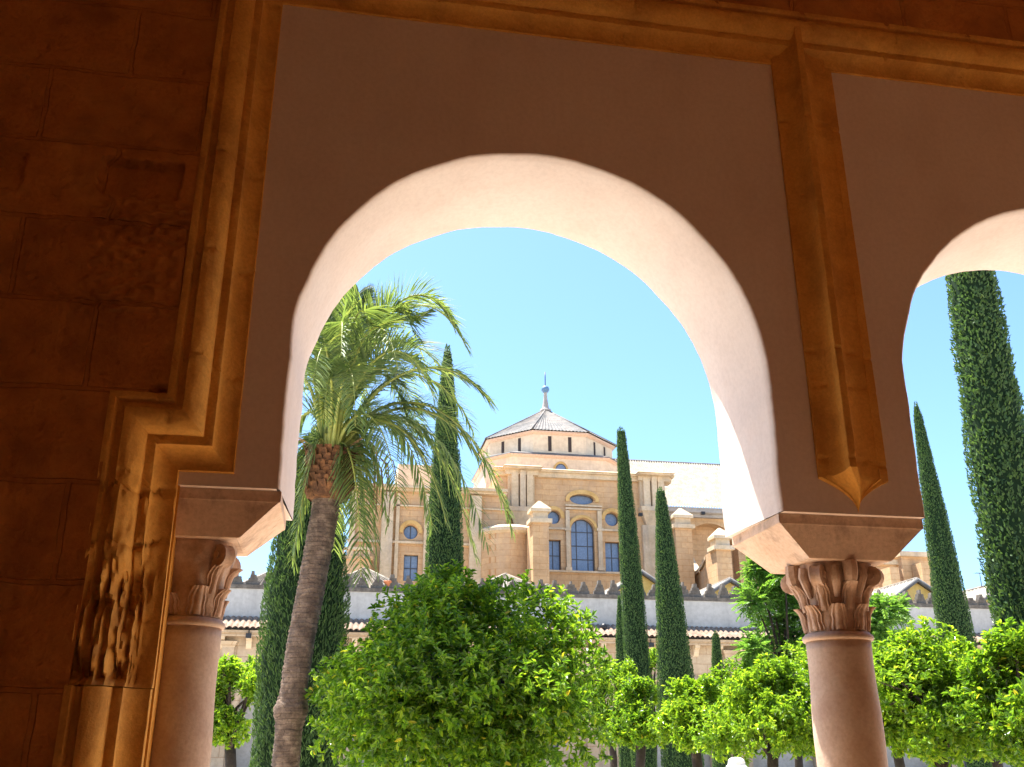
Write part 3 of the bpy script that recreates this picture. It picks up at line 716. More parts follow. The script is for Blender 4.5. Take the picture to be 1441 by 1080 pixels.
ot(330, 912, 1052, 60, 21.0, 'small bright orange tree glimpsed between column and broad cypress', M['lime'], 22, shoots=480, leaf=(0.1, 0.045), lumps=20)
ot(903, 950, 1052, 48, 23.0, 'orange tree with pale underside between the two slender cypresses', M['orange'], 23, shoots=520, leaf=(0.1, 0.045), lumps=18)
ot(862, 920, 1045, 46, 30.0, 'distant orange tree showing behind the flank of the largest one', M['lime'], 24, shoots=520, leaf=(0.11, 0.05), lumps=18)
ot(985, 950, 1054, 66, 21.0, 'yellow green orange tree overlapping the thick tapering cypress', M['lime'], 25, shoots=700, leaf=(0.1, 0.045), lumps=24)
ot(1088, 932, 1060, 102, 19.0, 'broad yellow green orange tree just beside the stone column', M['lime'], 26, shoots=1100, leaf=(0.1, 0.045), lumps=30)
ot(1030, 925, 1040, 60, 33.0, 'distant orange tree below the shortest cypress', M['orange'], 27, shoots=520, leaf=(0.11, 0.05), lumps=18)
ot(1312, 882, 1064, 118, 15.0, 'wide orange tree filling the foot of the second arch', M['lime'], 28, shoots=1500, leaf=(0.105, 0.046), lumps=34)
ot(1456, 872, 1072, 92, 13.5, 'orange tree cut by the picture border below the bushy cypress', M['orange'], 29, shoots=900, leaf=(0.105, 0.046), lumps=26)
ot(1160, 890, 1050, 70, 24.0, 'orange tree mostly hidden behind the stone column shaft', M['lime'], 30, shoots=700, leaf=(0.1, 0.045), lumps=22)
ot(915, 905, 1000, 40, 38.0, 'farthest orange tree seen through the gap between slender cypresses', M['lime'], 31, shoots=420, leaf=(0.12, 0.05), lumps=14)
ot(1250, 915, 1050, 60, 21.0, 'orange tree tucked between the column and the wide second arch tree', M['orange'], 33, shoots=600, leaf=(0.1, 0.045), lumps=20)
ot(1395, 905, 1050, 60, 20.0, 'orange tree tucked behind the wide second arch tree and the bushy cypress', M['lime'], 34, shoots=600, leaf=(0.1, 0.045), lumps=20)

def feathery_tree():
    Y = 34.0; r = np.random.default_rng(55)
    b = at(1120, 1060, Y); root = empty('feathery_tree', (b.x, Y, 0), 'airy tree with feathery compound leaves rising behind the carved capital', 'tree')
    cl = [(1080, 812, 26), (1062, 845, 22), (1100, 835, 24), (1085, 880, 28), (1075, 925, 24), (1120, 850, 30), (1120, 900, 30), (1060, 915, 16), (1095, 945, 20), (1160, 870, 40), (1200, 880, 36), (1240, 862, 26), (1228, 890, 30), (1262, 858, 12), (1180, 840, 25), (1140, 930, 30), (1200, 925, 30), (1105, 805, 18), (1065, 800, 12), (1245, 905, 18)]
    Vs, Fs, off = [], [], 0; mb = MB(); fork = Vector((b.x, Y, 3.4))
    mb.tube([(b.x, Y, 0), (b.x + .1, Y, 1.8), fork], [0.17, 0.13, 0.11], 10)
    for (px, py, rp) in cl:
        c = at(px, py, Y + r.uniform(-1.2, 1.2)); rad = rp * Y / 1400.0
        mb.tube([fork, fork.lerp(c, 0.55) + Vector((0, 0, .2)), c], [0.07, 0.045, 0.015], 6)
        nf = int(60 + rad * 110)
        for f in range(nf):                               # one compound leaf: a rachis with two rows of small leaflets
            p = np.array(c) + unit(1, r)[0] * rad * r.uniform(0.2, 1.0)
            dd = (p - np.array(c)) / (rad + 1e-6) * 0.8 + np.array([0, 0, 0.1]) + r.normal(size=3) * 0.4; dd /= np.linalg.norm(dd)
            L_ = r.uniform(0.35, 0.6); k = 9; t = np.linspace(0.15, 1, k)
            sd = np.cross(dd, [0, 0, 1.0]); sd /= np.linalg.norm(sd) + 1e-9
            base = p + dd * L_ * t[:, None] + np.array([0, 0, -0.22]) * (t[:, None] ** 2) * L_
            for s in (-1, 1):
                d = sd * s * 0.9 + dd * 0.55 + np.array([0, 0, -0.15]) + r.normal(size=(k, 3)) * 0.12
                V, F = leaf_mesh(base, d, np.tile([[0.1, -0.1, 1.0]], (k, 1)), np.full(k, 0.16) * (1.15 - t * 0.5), np.full(k, 0.055))
                Vs.append(V); Fs.append(F + off); off += len(V)
    np_mesh('crown', np.concatenate(Vs), np.concatenate(Fs), M['acacia'], root)
    mb.build('trunk', M['bark'], root)
feathery_tree()

# ------------------------------------------------------------------ date palm
def bez(p, t):
    a, b, c, d = p; return a * (1 - t) ** 3 + b * 3 * t * (1 - t) ** 2 + c * 3 * t * t * (1 - t) + d * t ** 3
def palm():
    Y = 15.0; r = np.random.default_rng(91)
    cen = [at(*q, Y) for q in ((401, 1085), (409, 1000), (424, 900), (443, 800), (455, 735), (461, 690), (464, 655))]
    foot = cen[0] + (cen[0] - cen[1]) * (cen[0].z / (cen[1].z - cen[0].z)); foot.z = 0
    root = empty('date_palm', foot, 'leaning date palm with a ringed trunk and drooping feathery fronds', 'tree')
    pts = [foot] + cen
    # resample the axis
    zs = np.array([p.z for p in pts]); xs = np.array([p.x for p in pts])
    ztop = cen[5].z - 0.12; rows = []; nseg = 260; nn = 30
    for i in range(nseg + 1):
        z = ztop * i / nseg; x = float(np.interp(z, zs, xs)); v = i / nseg
        base = 0.168 + 0.03 * v + 0.05 * max(0, 0.12 - v) * 5
        if z > 0: base += 0.055 * math.exp(-((z - cen[1].z + 0.0) / 0.13) ** 2)      # the swelling low on the trunk
        row = []
        for k in range(nn + 1):
            w = 2 * math.pi * k / nn
            ph = z / 0.062 + w * 0.16 * 8 / 8 + 1.3 * float(vnoise(np.array(math.cos(w) * 1.7 + 3), np.array(math.sin(w) * 1.7 + z * 3.5), 3)) + 0.5 * float(vnoise(np.array(math.cos(w) * 6 + 3), np.array(math.sin(w) * 6 + z * 9), 6))
            saw = (ph % 1.0); ring = 0.022 * (1 - saw) * (0.5 + float(vnoise(np.array(math.cos(w) * 3 + z * 4), np.array(math.sin(w) * 3 + z * 11), 7)))
            rr = base + ring + 0.02 * float(fbm(np.array(math.cos(w) * 2 + z * 2), np.array(math.sin(w) * 2), 8, 3))
            row.append((x + rr * math.cos(w), Y + rr * math.sin(w), z))
        rows.append(row)
    MB().grid(rows, smooth=True).build('trunk', M['palmbark'], root)
    # bulge of old leaf bases
    top = cen[6]; zb0 = ztop - 0.06; zb1 = at(465, 640, Y).z
    core = MB().lathe((top.x, Y, 0), [(0.2, zb0), (0.32, zb0 + 0.05), (0.35, zb0 + 0.25), (0.36, zb1 - 0.12), (0.3, zb1), (0.12, zb1 + 0.15)], 24)
    for row in range(9):
        z = zb0 + 0.02 + (zb1 - zb0) * row / 9
        for k in range(15):
            w = 2 * math.pi * (k + 0.5 * (row % 2)) / 15 + r.normal() * 0.06
            rr = 0.35 - 0.05 * (1 if row == 0 else 0) + r.normal() * 0.008; ca, sa = math.cos(w), math.sin(w); hw = 0.07
            h = 0.11 + r.random() * 0.04; out = 0.035 + r.random() * 0.03
            q = []
            for (s, zz, o_) in ((-1, 0, 0.0), (1, 0, 0.0), (0.75, h, out), (-0.75, h, out), (-0.7, h * 0.95, 0), (0.7, h * 0.95, 0)):
                q.append((top.x + (rr + o_ - 0.012 * abs(s)) * ca - s * hw * sa, Y + (rr + o_ - 0.012 * abs(s)) * sa + s * hw * ca, z + zz))
            core.add(q, [(0, 1, 2, 3), (3, 2, 5, 4), (0, 3, 4), (1, 5, 2)])
    core.build('leaf_base_boss', M['boot'], root)
    O = np.array([top.x, Y, zb1 - 0.02])
    def frond(P, Lm, seed, droop=0.25, mleaf=M['palmleaf'], n=84, start=0.2):
        rr = np.random.default_rng(seed); P = [np.array(p, float) for p in P]
        ts = np.linspace(0, 1, 22); pts_ = [bez(P, t) for t in ts]
        root_f = MB().tube(pts_, [0.036 * (1 - t) ** 1.6 + 0.006 for t in ts], 6).build('frond', M['petiole'], root)
        t = np.linspace(start, 1.0, n) + rr.normal(size=n) * 0.004
        B = np.array([bez(P, q) for q in t]); T = np.array([bez(P, min(q + 0.01, 1.01)) - bez(P, q - 0.01) for q in t]); T /= np.linalg.norm(T, axis=1, keepdims=True)
        hz = P[3] - P[0]; hz[2] = 0
        S = np.cross(T, np.array([0, 0, 1.0])); ln = np.linalg.norm(S, axis=1, keepdims=True)
        alt = np.cross(hz / (np.linalg.norm(hz) + 1e-6), [0, 0, 1.0]); S = np.where(ln > 0.15, S / (ln + 1e-9), alt)
        tw = rr.normal() * 0.5; U = np.cross(S, T); S2 = S * math.cos(tw) + U * math.sin(tw); U2 = np.cross(S2, T)
        prof = np.clip(np.minimum((t - start) / 0.22 + 0.35, 1.0), 0, 1) * np.clip(1.15 - 0.7 * np.clip(t - 0.55, 0, 1) / 0.45, 0.3, 1)
        Vs, Fs = [], []; off = 0
        for s in (-1, 1):
            L_ = Lm * prof * rr.uniform(0.85, 1.12, n)
            d1 = T * (0.75 + 0.5 * t[:, None]) + S2 * s * 0.95 + U2 * (0.32 + rr.normal(size=(n, 1)) * 0.22) + rr.normal(size=(n, 3)) * 0.07
            d1 /= np.linalg.norm(d1, axis=1, keepdims=True); d2 = d1 + np.array([0, 0, -1.0]) * (droop + 0.12 * rr.random((n, 1))); d2 /= np.linalg.norm(d2, axis=1, keepdims=True)
            wv = np.cross(d1, U2 + 0.6 * S2 * s); wv /= np.linalg.norm(wv, axis=1, keepdims=True) + 1e-9
            hw = (0.0125 * np.ones(n))[:, None]; m1 = B + d1 * (L_ * 0.5)[:, None]; tp = m1 + d2 * (L_ * 0.5)[:, None]
            V = np.stack([B - wv * hw * 0.5, B + wv * hw * 0.5, m1 + wv * hw, tp + wv * 0.003, tp - wv * 0.003, m1 - wv * hw], 1).reshape(-1, 3)
            i = np.arange(n)[:, None] * 6
            Fs.append(np.concatenate([i + [[0, 1, 2, 5]], i + [[5, 2, 3, 4]]], 0) + off); Vs.append(V); off += len(V)
        np_mesh('leaflets', np.concatenate(Vs), np.concatenate(Fs), mleaf, root_f)
    # main fronds: tip in the picture, depth offset, how high the arch rises
    tips = [(655, 487, 0.2, 420), (690, 566, -0.3, 505), (716, 722, 0.1, 540), (684, 762, -0.5, 560), (640, 458, -0.7, 412), (600, 440, -0.6, 400), (545, 425, 0.4, 430),
            (505, 412, -0.4, 440), (470, 400, 0.5, 440), (440, 410, -0.6, 450), (608, 740, 0.7, 560), (560, 700, -1.3, 560),
            (516, 765, 0.2, 590), (545, 735, -0.5, 590), (415, 770, -0.3, 600), (470, 770, 0.9, 600), (380, 720, 0.5, 560), (340, 640, -0.4, 500), (330, 560, 0.4, 450),
            (360, 480, -0.4, 420), (400, 420, 0.6, 420), (520, 470, -1.6, 440), (480, 500, -2.0, 450), (560, 520, -1.8, 450), (440, 540, -1.9, 480),
            (540, 480, 1.8, 430), (470, 470, 2.0, 430), (400, 600, 1.6, 500), (500, 600, -2.1, 500), (575, 440, 0.9, 410),
            (420, 470, -1.0, 430), (490, 430, 1.0, 430), (525, 600, 2.0, 520), (455, 590, -1.7, 520), (665, 605, 0.8, 510), (520, 415, -0.2, 430), (452, 425, 0.2, 440), (585, 475, -0.9, 430),
            (722, 748, 0.5, 545), (668, 778, 0.3, 560), (628, 735, -0.2, 570), (530, 795, 0.1, 600), (508, 812, -0.6, 610), (412, 790, 0.3, 610), (500, 730, 0.7, 600), (640, 560, 1.2, 470), (610, 560, -1.7, 480), (590, 610, 1.6, 500), (575, 600, 0.2, 510)]
    for i, (px, py, dy, arch) in enumerate(tips):        # tip seen at px, py, dy metres nearer or farther than the trunk
        tip = np.array(at(px, py, Y + dy)); hor = tip - O
        hi = at((px + 465) / 2 - 0.25 * (px - 465), arch, Y + dy * 0.5).z
        e = max(hi - O[2], 0.3)
        st = O + np.array([hor[0], hor[1], 0]) / (np.linalg.norm(hor[:2]) + 0.2) * 0.16 + np.array([0, 0, r.normal() * 0.06])
        P1 = O + np.array([hor[0] * 0.2, hor[1] * 0.2, e * 1.0]); P2 = O + np.array([hor[0] * 0.72, hor[1] * 0.72, e * 1.22 if tip[2] < O[2] + e * 0.8 else (tip[2] - O[2]) * 0.86])
        steep = tip[2] < O[2] + 0.2
        frond([st, P1, P2, tip], 0.55 if i % 3 else 0.62, 200 + i, droop=0.42 if steep else 0.22)
    # dry sheaths hanging under the crown
    for i in range(11):
        w = r.uniform(2.7, 3.5) if i > 7 else r.uniform(-0.7, 0.6); ca, sa = math.cos(w), math.sin(w); L_ = r.uniform(0.5, 1.1); o0 = 0.3
        top_ = np.array([top.x + o0 * ca, Y + o0 * sa, zb1 + r.uniform(-0.05, 0.12)])
        reach = r.uniform(0.3, 0.75)
        pts_ = [top_, top_ + [ca * reach * 0.6, sa * reach * 0.6, 0.16], top_ + [ca * reach, sa * reach, -0.05], top_ + [ca * reach * 1.1, sa * reach * 1.1, -L_ * 0.55], top_ + [ca * reach * 1.08, sa * reach * 1.08 + 0.03, -L_]]
        rows = []
        for j, p in enumerate(pts_):
            wd = (0.02, 0.024, 0.028, 0.03, 0.01)[j]
            rows.append([tuple(p + np.array([-sa, ca, 0]) * wd * s + np.array([ca, sa, 0]) * (0.012 * (1 - s * s))) for s in (-1, 0, 1)])
        MB().grid(rows).build('dry_sheath', M['deadleaf'], root)
palm()

# ------------------------------------------------------------------ courtyard wall
YW = 50.0
def zat(py, Y, px=800): return at(px, py, Y).z
def xat(px, Y, py=850): return at(px, py, Y).x
wall = empty('courtyard_wall', (xat(760, YW), YW, 0), 'long courtyard wall, whitewashed above a tiled eave and topped by stepped merlons', 'wall')
WX0, WX1 = xat(150, YW), xat(1640, YW)
PY = YW + 0.72
ztop = zat(841, PY); zeave = zat(894, YW - 0.6); zroof = zeave + 0.66
# lower ashlar wall with blind arches
zc = zeave - 0.35
holes = []
bays = [xat(p, YW) for p in (250, 400, 555, 715, 945, 1085, 1250, 1400)]
def arch_hole(cx, hw, z0, z1, seg=16):
    return [(cx - hw, z0), (cx + hw, z0)] + [(cx + hw * math.cos(math.pi * i / seg), z1 + hw * math.sin(math.pi * i / seg)) for i in range(seg + 1)]
for cx in bays: holes.append(arch_hole(cx, 1.75, 0.1, 3.6))
MB().plate([(WX0, 0), (WX1, 0), (WX1, zc), (WX0, zc)], holes, YW, YW + 0.55).build('ashlar_face', M['oldwall'], wall)
MB().box(WX0, WX1, YW + 0.56, YW + 1.3, 0, zc).build('infill_panel', M['panel'], wall)
for cx in bays:                                           # raised archivolt round each blind arch
    P = []
    for i in range(25):
        a = math.pi * i / 24
        P.append([(cx + q * math.cos(a), y, 3.6 + q * math.sin(a)) for q, y in ((1.78, YW - 0.002), (1.78, YW - 0.08), (2.1, YW - 0.08), (2.1, YW - 0.002))])
    MB().grid(P).build('archivolt', M['oldwall'], wall)
for px in (175, 328, 478, 636, 828, 1020, 1165, 1325, 1480):
    x = xat(px, YW); mb = MB().box(x - 0.28, x + 0.28, YW - 0.22, YW - 0.001, 0.0, zc - 0.5)
    mb.frustum((x - 0.28, x + 0.28, YW - 0.22, YW - 0.001, zc - 0.5), (x - 0.42, x + 0.42, YW - 0.4, YW - 0.001, zc - 0.22))
    mb.build('pilaster', M['oldwall'], wall)
mb = MB().box(WX0, WX1, YW - 0.5, PY + 0.5, zc + 0.002, zc + 0.16); mb.box(WX0, WX1, YW - 0.62, PY + 0.5, zc + 0.162, zc + 0.27)
mb.build('eave_cornice', M['oldwall'], wall)
x = WX0 + 0.5; k = 0
brk = None
while x < WX1 - 0.3:
    if brk is None:
        mb = MB()
        prof = [(0.0, 0.0), (0.0, -0.55), (-0.08, -0.52), (-0.2, -0.38), (-0.26, -0.2), (-0.44, -0.12), (-0.45, 0.0)]
        n = len(prof); vs = [(x - 0.13, YW + p[0] - 0.001, zc + p[1]) for p in prof] + [(x + 0.13, YW + p[0] - 0.001, zc + p[1]) for p in prof]
        mb.add(vs, [(i, (i + 1) % n, n + (i + 1) % n, n + i) for i in range(n)] + [tuple(range(n)), tuple(range(n, 2 * n))[::-1]])
        brk = mb.build('corbel', M['trimstone'], wall); x0b = x
    else:
        c_ = brk.copy(); col.objects.link(c_); c_.parent = wall; c_.location.x += x - x0b
    x += 1.25
# tiled eave: rolls of tile, upper part in the wall's own shade
nt_ = int((WX1 - WX0) / 0.27)
mb = MB().corrugate((WX0, YW - 0.75, zeave), (WX1, YW - 0.75, zeave), (WX1, PY - 0.02, zroof), (WX0, PY - 0.02, zroof), nt_, 0.09, 6, 3)
mb.corrugate((WX0, YW - 0.74, zeave - 0.06), (WX1, YW - 0.74, zeave - 0.06), (WX1, PY - 0.02, zroof - 0.08), (WX0, PY - 0.02, zroof - 0.08), nt_, 0.07, 6, 1)
mb.build('tiled_eave', M['eavetile'], wall)
MB().box(WX0, WX1, PY, PY + 0.55, zc + 0.275, ztop).build('whitewashed_parapet', M['whitewash'], wall)
MB().box(WX0, WX1, PY - 0.06, PY + 0.6, ztop + 0.002, ztop + 0.2).build('coping', M['merlon'], wall)
x = WX0 + 0.4; sp = 0.775
variants = []
for v in range(6):
    mb = MB(); rn = random.Random(v); j = lambda q: rn.uniform(-q, q)
    z = 0.0; steps = [(0.345 + j(.02), 0.2 + j(.03)), (0.26 + j(.02), 0.16 + j(.02)), (0.17 + j(.02), 0.16 + j(.02)), (0.085 + j(.015), 0.2 + j(.03))]
    if v == 4: steps = steps[:3]
    for (hw, h_) in steps:
        a, b, c_, d = [j(0.03) for _ in range(4)]
        mb.frustum((-hw + a, hw + b, -0.17, 0.17, z), (-hw + 0.012 + c_ * 0.6 + a, hw - 0.012 + d * 0.6 + b, -0.155, 0.155, z + h_)); z += h_ + 0.0005
    variants.append(mb)
meshes = []; i = 0
while x < WX1:
    k = random.choice((0, 1, 2, 3, 5, 0, 1, 2, 3, 5, 4))
    if i < 6: k = i; o = variants[k].build('merlon', M['merlon']); meshes.append(o)
    else: o = meshes[k].copy(); col.objects.link(o)
    o.parent = wall; o.location = (x + random.uniform(-0.07, 0.07) - wall.location.x, PY + 0.27 - YW, ztop + 0.2005)
    o.scale = (random.uniform(0.88, 1.12), 1, random.uniform(0.82, 1.1)); o.rotation_euler = (0, R(random.uniform(-2.5, 2.5)), R(random.uniform(-4, 4)))
    x += sp; i += 1

# floodlights under the eave
for (px, py, lb) in ((350, 893, 'small black floodlight under the eave beside the broad cypress'), (916, 906, 'small black floodlight under the eave between slender cypresses')):
    p = at(px, py, YW - 0.7); e = empty('floodlight', p, lb, 'light')
    MB().box(p.x - 0.13, p.x + 0.13, p.y - 0.1, p.y + 0.06, p.z - 0.17, p.z + 0.05).build('housing', M['iron'], e)
    MB().tube([(p.x, p.y, p.z + 0.04), (p.x, p.y + 0.02, p.z + 0.2)], 0.025, 8).build('bracket', M['iron'], e)
p = at(850, 884, YW + 0.1); e = empty('wall_lamp', p, 'dark round spotlight standing on the tiled eave near the largest orange tree', 'light')
MB().lathe((p.x, p.y, p.z), [(0.04, -0.3), (0.05, -0.12), (0.15, -0.05), (0.17, 0.1), (0.12, 0.2), (0.03, 0.22)], 14).build('lamp_head', M['iron'], e)

# ------------------------------------------------------------------ mosque nave roofs behind the merlons
def nave_roof(pxp, pyp, Y, hwid, zdrop, hip, label, m_front):
    pk = at(pxp, pyp, Y); z0 = pk.z - zdrop
    root = empty('nave_roof', (pk.x, Y, 0), label, 'roof', 'mosque nave roofs behind the merlons')
    YE = Y + 26.0; ov = 0.25
    hy = Y + (hwid * 0.75 if hip else 0)
    MB().corrugate((pk.x - hwid - ov, YE, z0 - 0.1), (pk.x - hwid - ov, Y - ov, z0 - 0.1), (pk.x, hy - (0 if hip else ov), pk.z), (pk.x, YE, pk.z), 64, 0.12, 4, 1).build('roof_slope', M['rooftile'], root)
    MB().corrugate((pk.x + hwid + ov, Y - ov, z0 - 0.1), (pk.x + hwid + ov, YE, z0 - 0.1), (pk.x, YE, pk.z), (pk.x, hy - (0 if hip else ov), pk.z), 64, 0.12, 4, 1).build('roof_slope', M['rooftile'], root)
    MB().tube([(pk.x, hy - 0.2, pk.z + 0.05), (pk.x, YE, pk.z + 0.05)], 0.13, 8).build('ridge_tile', M['rooftile'], root)
    if hip:
        MB().corrugate((pk.x - hwid - ov, Y - ov, z0 - 0.1), (pk.x + hwid + ov, Y - ov, z0 - 0.1), (pk.x + 0.01, hy, pk.z), (pk.x - 0.01, hy, pk.z), 16, 0.2, 6, 1).build('hip_slope', M['rooftile'], root)
        for s in (-1, 1): MB().tube([(pk.x + s * (hwid + ov), Y - ov, z0), (pk.x, hy, pk.z + 0.08)], 0.12, 8).build('hip_tile', M['rooftile'], root)
        MB().box(pk.x - hwid, pk.x + hwid, Y, YE - 0.1, 0.0, z0 - 0.12).build('nave_wall', M['yellow'], root)
    else:
        mb = MB(); vs = []
        for y in (Y, Y + 0.4): vs += [(pk.x - hwid, y, 0), (pk.x + hwid, y, 0), (pk.x + hwid, y, z0 - 0.05), (pk.x, y, pk.z - 0.12), (pk.x - hwid, y, z0 - 0.05)]
        mb.add(vs, [(0, 1, 2, 3, 4), (9, 8, 7, 6, 5), (0, 4, 9, 5), (1, 6, 7, 2)]); mb.build('gable_wall', m_front, root)
        for s in (-1, 1):
            MB().tube([(pk.x + s * (hwid + ov), Y - ov - 0.02, z0 - 0.12), (pk.x, Y - ov - 0.02, pk.z + 0.0)], 0.13, 7).build('verge_tile', M['greytile'], root)
        zw = pk.z - zdrop * 0.78
        MB().box(pk.x - 0.22, pk.x + 0.22, Y - 0.06, Y - 0.002, zw - 0.75, zw).build('window', M['darkopening'], root)
YN = 57.0
nave_roof(902, 806, YN, 2.6, 1.75, False, 'gabled nave roof half hidden behind the two slender cypresses', M['yellow'])
nave_roof(1026, 817, YN, 2.6, 1.55, False, 'gabled nave roof with yellow gable below the buttresses', M['yellow'])
nave_roof(1150, 824, YN, 2.6, 1.5, False, 'gabled nave roof hidden behind the carved capital', M['yellow'])
nave_roof(1288, 817, YN, 2.6, 1.75, False, 'gabled nave roof with yellow gable beside the pointed cypress', M['yellow'])
nave_roof(1412, 821, YN, 2.6, 1.7, False, 'pale tiled nave roof seen between pointed and bushy cypress', M['yellow'])
nave_roof(515, 797, YN, 1.9, 1.2, True, 'hipped nave roof with white ribbed tiles right of the palm trunk', M['yellow'])
nave_roof(716, 806, YN, 1.7, 1.0, True, 'hipped nave roof just above the largest orange tree', M['yellow'])
nave_roof(775, 822, YN, 1.5, 1.0, True, 'low hipped nave roof under the cathedral window', M['yellow'])
nave_roof(375, 803, YN, 2.0, 1.3, True, 'hipped nave roof peeping out beside the worn capital', M['yellow'])
nave_roof(630, 806, YN, 1.9, 1.1, True, 'hipped nave roof behind the tall dark cypress', M['yellow'])
# potted plant on the parapet
p = at(546, 826, PY + 0.25); p.z = ztop + 0.2; e = empty('flower_pot', p, 'small terracotta pot standing on the parapet between merlons', 'pot')
MB().lathe(p, [(0.12, 0.0), (0.2, 0.32), (0.23, 0.33), (0.23, 0.42), (0.18, 0.42), (0.16, 0.36)], 16).build('pot', M['terracotta'], e)

# ------------------------------------------------------------------ cathedral
YT = 100.0
cath = empty('cathedral', (xat(805, YT), YT, 0), 'sandstone cathedral rising behind the mosque roofs with an octagonal tiled dome', 'building')
def rect(px0, py0, px1, py1, Y):
    a = at(px0, (py0 + py1) / 2, Y); b = at(px1, (py0 + py1) / 2, Y)
    t = at((px0 + px1) / 2, py0, Y); q = at((px0 + px1) / 2, py1, Y)
    return a.x, b.x, q.z, t.z
def pbox(px0, py0, px1, py1, Y, dep, mb=None):
    x0, x1, z0, z1 = rect(px0, py0, px1, py1, Y); mb = mb or MB(); return mb.box(x0, x1, Y, Y + dep, z0, z1)
def ell(px, py, rx, ry, Y, n=32):
    c = at(px, py, Y); a = at(px + rx, py, Y); b = at(px, py - ry, Y)
    return [(c.x + (a.x - c.x) * math.cos(2 * math.pi * i / n), c.z + (b.z - c.z) * math.sin(2 * math.pi * i / n)) for i in range(n)], c, abs(a.x - c.x), abs(b.z - c.z)
def ring(mb, cx, cz, r0x, r0z, r1x, r1z, y0, y1, a0=0, a1=2 * math.pi, n=36):
    P = []
    for i in range(n + 1):
        a = a0 + (a1 - a0) * i / n; c, s = math.cos(a), math.sin(a)
        P.append([(cx + r0x * c, y1, cz + r0z * s), (cx + r0x * c, y0, cz + r0z * s), (cx + r1x * c, y0, cz + r1z * s), (cx + r1x * c, y1, cz + r1z * s)])
    mb.grid(P, smooth=False)

def window_glass(name, outline_pts, Y, parent, bars_v=(), bars_h=(), bw=0.09):
    w = MB().plate(outline_pts, [], Y, Y + 0.12).build('window', M['glass'], parent)
    xs = [p[0] for p in outline_pts]; zs = [p[1] for p in outline_pts]
    x0, x1, z0, z1 = min(xs), max(xs), min(zs), max(zs); mb = MB()
    n = len(outline_pts); cx, cz = (x0 + x1) / 2, (z0 + z1) / 2
    P = []
    for i in range(n + 1):
        x, z = outline_pts[i % n]; ix, iz = cx + (x - cx) * (1 - bw * 1.6 / (x1 - x0)), cz + (z - cz) * (1 - bw * 1.6 / (z1 - z0))
        P.append([(x, Y - 0.06, z), (ix, Y - 0.06, iz), (ix, Y - 0.004, iz)])
    mb.grid(P, smooth=False)
    def zlim(x):      # top and bottom of the outline at x
        hit = []
        for i in range(n):
            (xa, za), (xb, zb) = outline_pts[i], outline_pts[(i + 1) % n]
            if (xa - x) * (xb - x) <= 0 and abs(xa - xb) > 1e-6: hit.append(za + (zb - za) * (x - xa) / (xb - xa))
        return (min(hit), max(hit)) if hit else (z0, z1)
    def xlim(z):
        hit = []
        for i in range(n):
            (xa, za), (xb, zb) = outline_pts[i], outline_pts[(i + 1) % n]
            if (za - z) * (zb - z) <= 0 and abs(za - zb) > 1e-6: hit.append(xa + (xb - xa) * (z - za) / (zb - za))
        return (min(hit), max(hit)) if hit else (x0, x1)
    for f in bars_v:
        x = x0 + (x1 - x0) * f; a, b = zlim(x); mb.box(x - bw / 2, x + bw / 2, Y - 0.05, Y - 0.003, a, b)
    for f in bars_h:
        z = z0 + (z1 - z0) * f; a, b = xlim(z); mb.box(a, b, Y - 0.055, Y - 0.005, z - bw / 2, z + bw / 2)
    mb.build('frame', M['bar'], w)
    return w

# transept front with real openings
Yt = YT
fx0, fx1, fz0, fz1 = rect(700, 672, 940, 900, Yt)
fz0 = 0; fz1 = at(800, 668, Yt).z
oval, oc, orx, orz = ell(819, 703, 17, 7.2, Yt)
c1, cc1, c1x, c1z = ell(779, 728, 9.5, 9.5, Yt); c2, cc2, c2x, c2z = ell(861, 731, 9.5, 9.5, Yt)
ax0, ax1, az0, az1 = rect(804, 747, 837, 806, Yt); acx = (ax0 + ax1) / 2; ahw = (ax1 - ax0) / 2
archw = [(ax0, az0), (ax1, az0)] + [(acx + ahw * math.cos(math.pi * i / 20), az1 + ahw * math.sin(math.pi * i / 20)) for i in range(21)]
def rpoly(*a):
    x0, x1, z0, z1 = rect(*a); return [(x0, z0), (x1, z0), (x1, z1), (x0, z1)]
r1 = rpoly(769, 760, 789.5, 803, Yt); r2 = rpoly(852, 763, 873, 806, Yt)
trans = MB().plate([(fx0, fz0), (fx1, fz0), (fx1, fz1), (fx0, fz1)], [oval, c1, c2, archw, r1, r2], Yt, Yt + 1.2)
trans.box(fx0, fx1, Yt + 1.5, Yt + 14, 0, fz1 - 0.1)
tw = trans.build('transept_wall', M['sandstone'], cath)
window_glass('w', oval, Yt + 0.55, cath); window_glass('w', c1, Yt + 0.55, cath); window_glass('w', c2, Yt + 0.55, cath)
window_glass('w', archw, Yt + 0.55, cath, (0.27, 0.75), (0.25, 0.5, 0.76)); window_glass('w', r1, Yt + 0.55, cath, (0.5,), (0.5,)); window_glass('w', r2, Yt + 0.55, cath, (0.5,), (0.5,))
mb = MB()
ring(mb, oc.x, oc.z - 0.1, orx * 1.08, orz * 1.15, orx * 1.36, orz * 2.0, Yt - 0.18, Yt - 0.001, R(-12), R(192))
ring(mb, cc1.x, cc1.z, c1x * 1.08, c1z * 1.08, c1x * 1.6, c1z * 1.6, Yt - 0.16, Yt - 0.001, R(-5), R(185))
ring(mb, cc2.x, cc2.z, c2x * 1.08, c2z * 1.08, c2x * 1.6, c2z * 1.6, Yt - 0.16, Yt - 0.001, R(-5), R(185))
ring(mb, acx, az1, ahw * 1.06, ahw * 1.06, ahw * 1.3, ahw * 1.3, Yt - 0.2, Yt - 0.001, 0, math.pi)
mb.build('window_surround', M['archstone'], cath)
mb = MB()
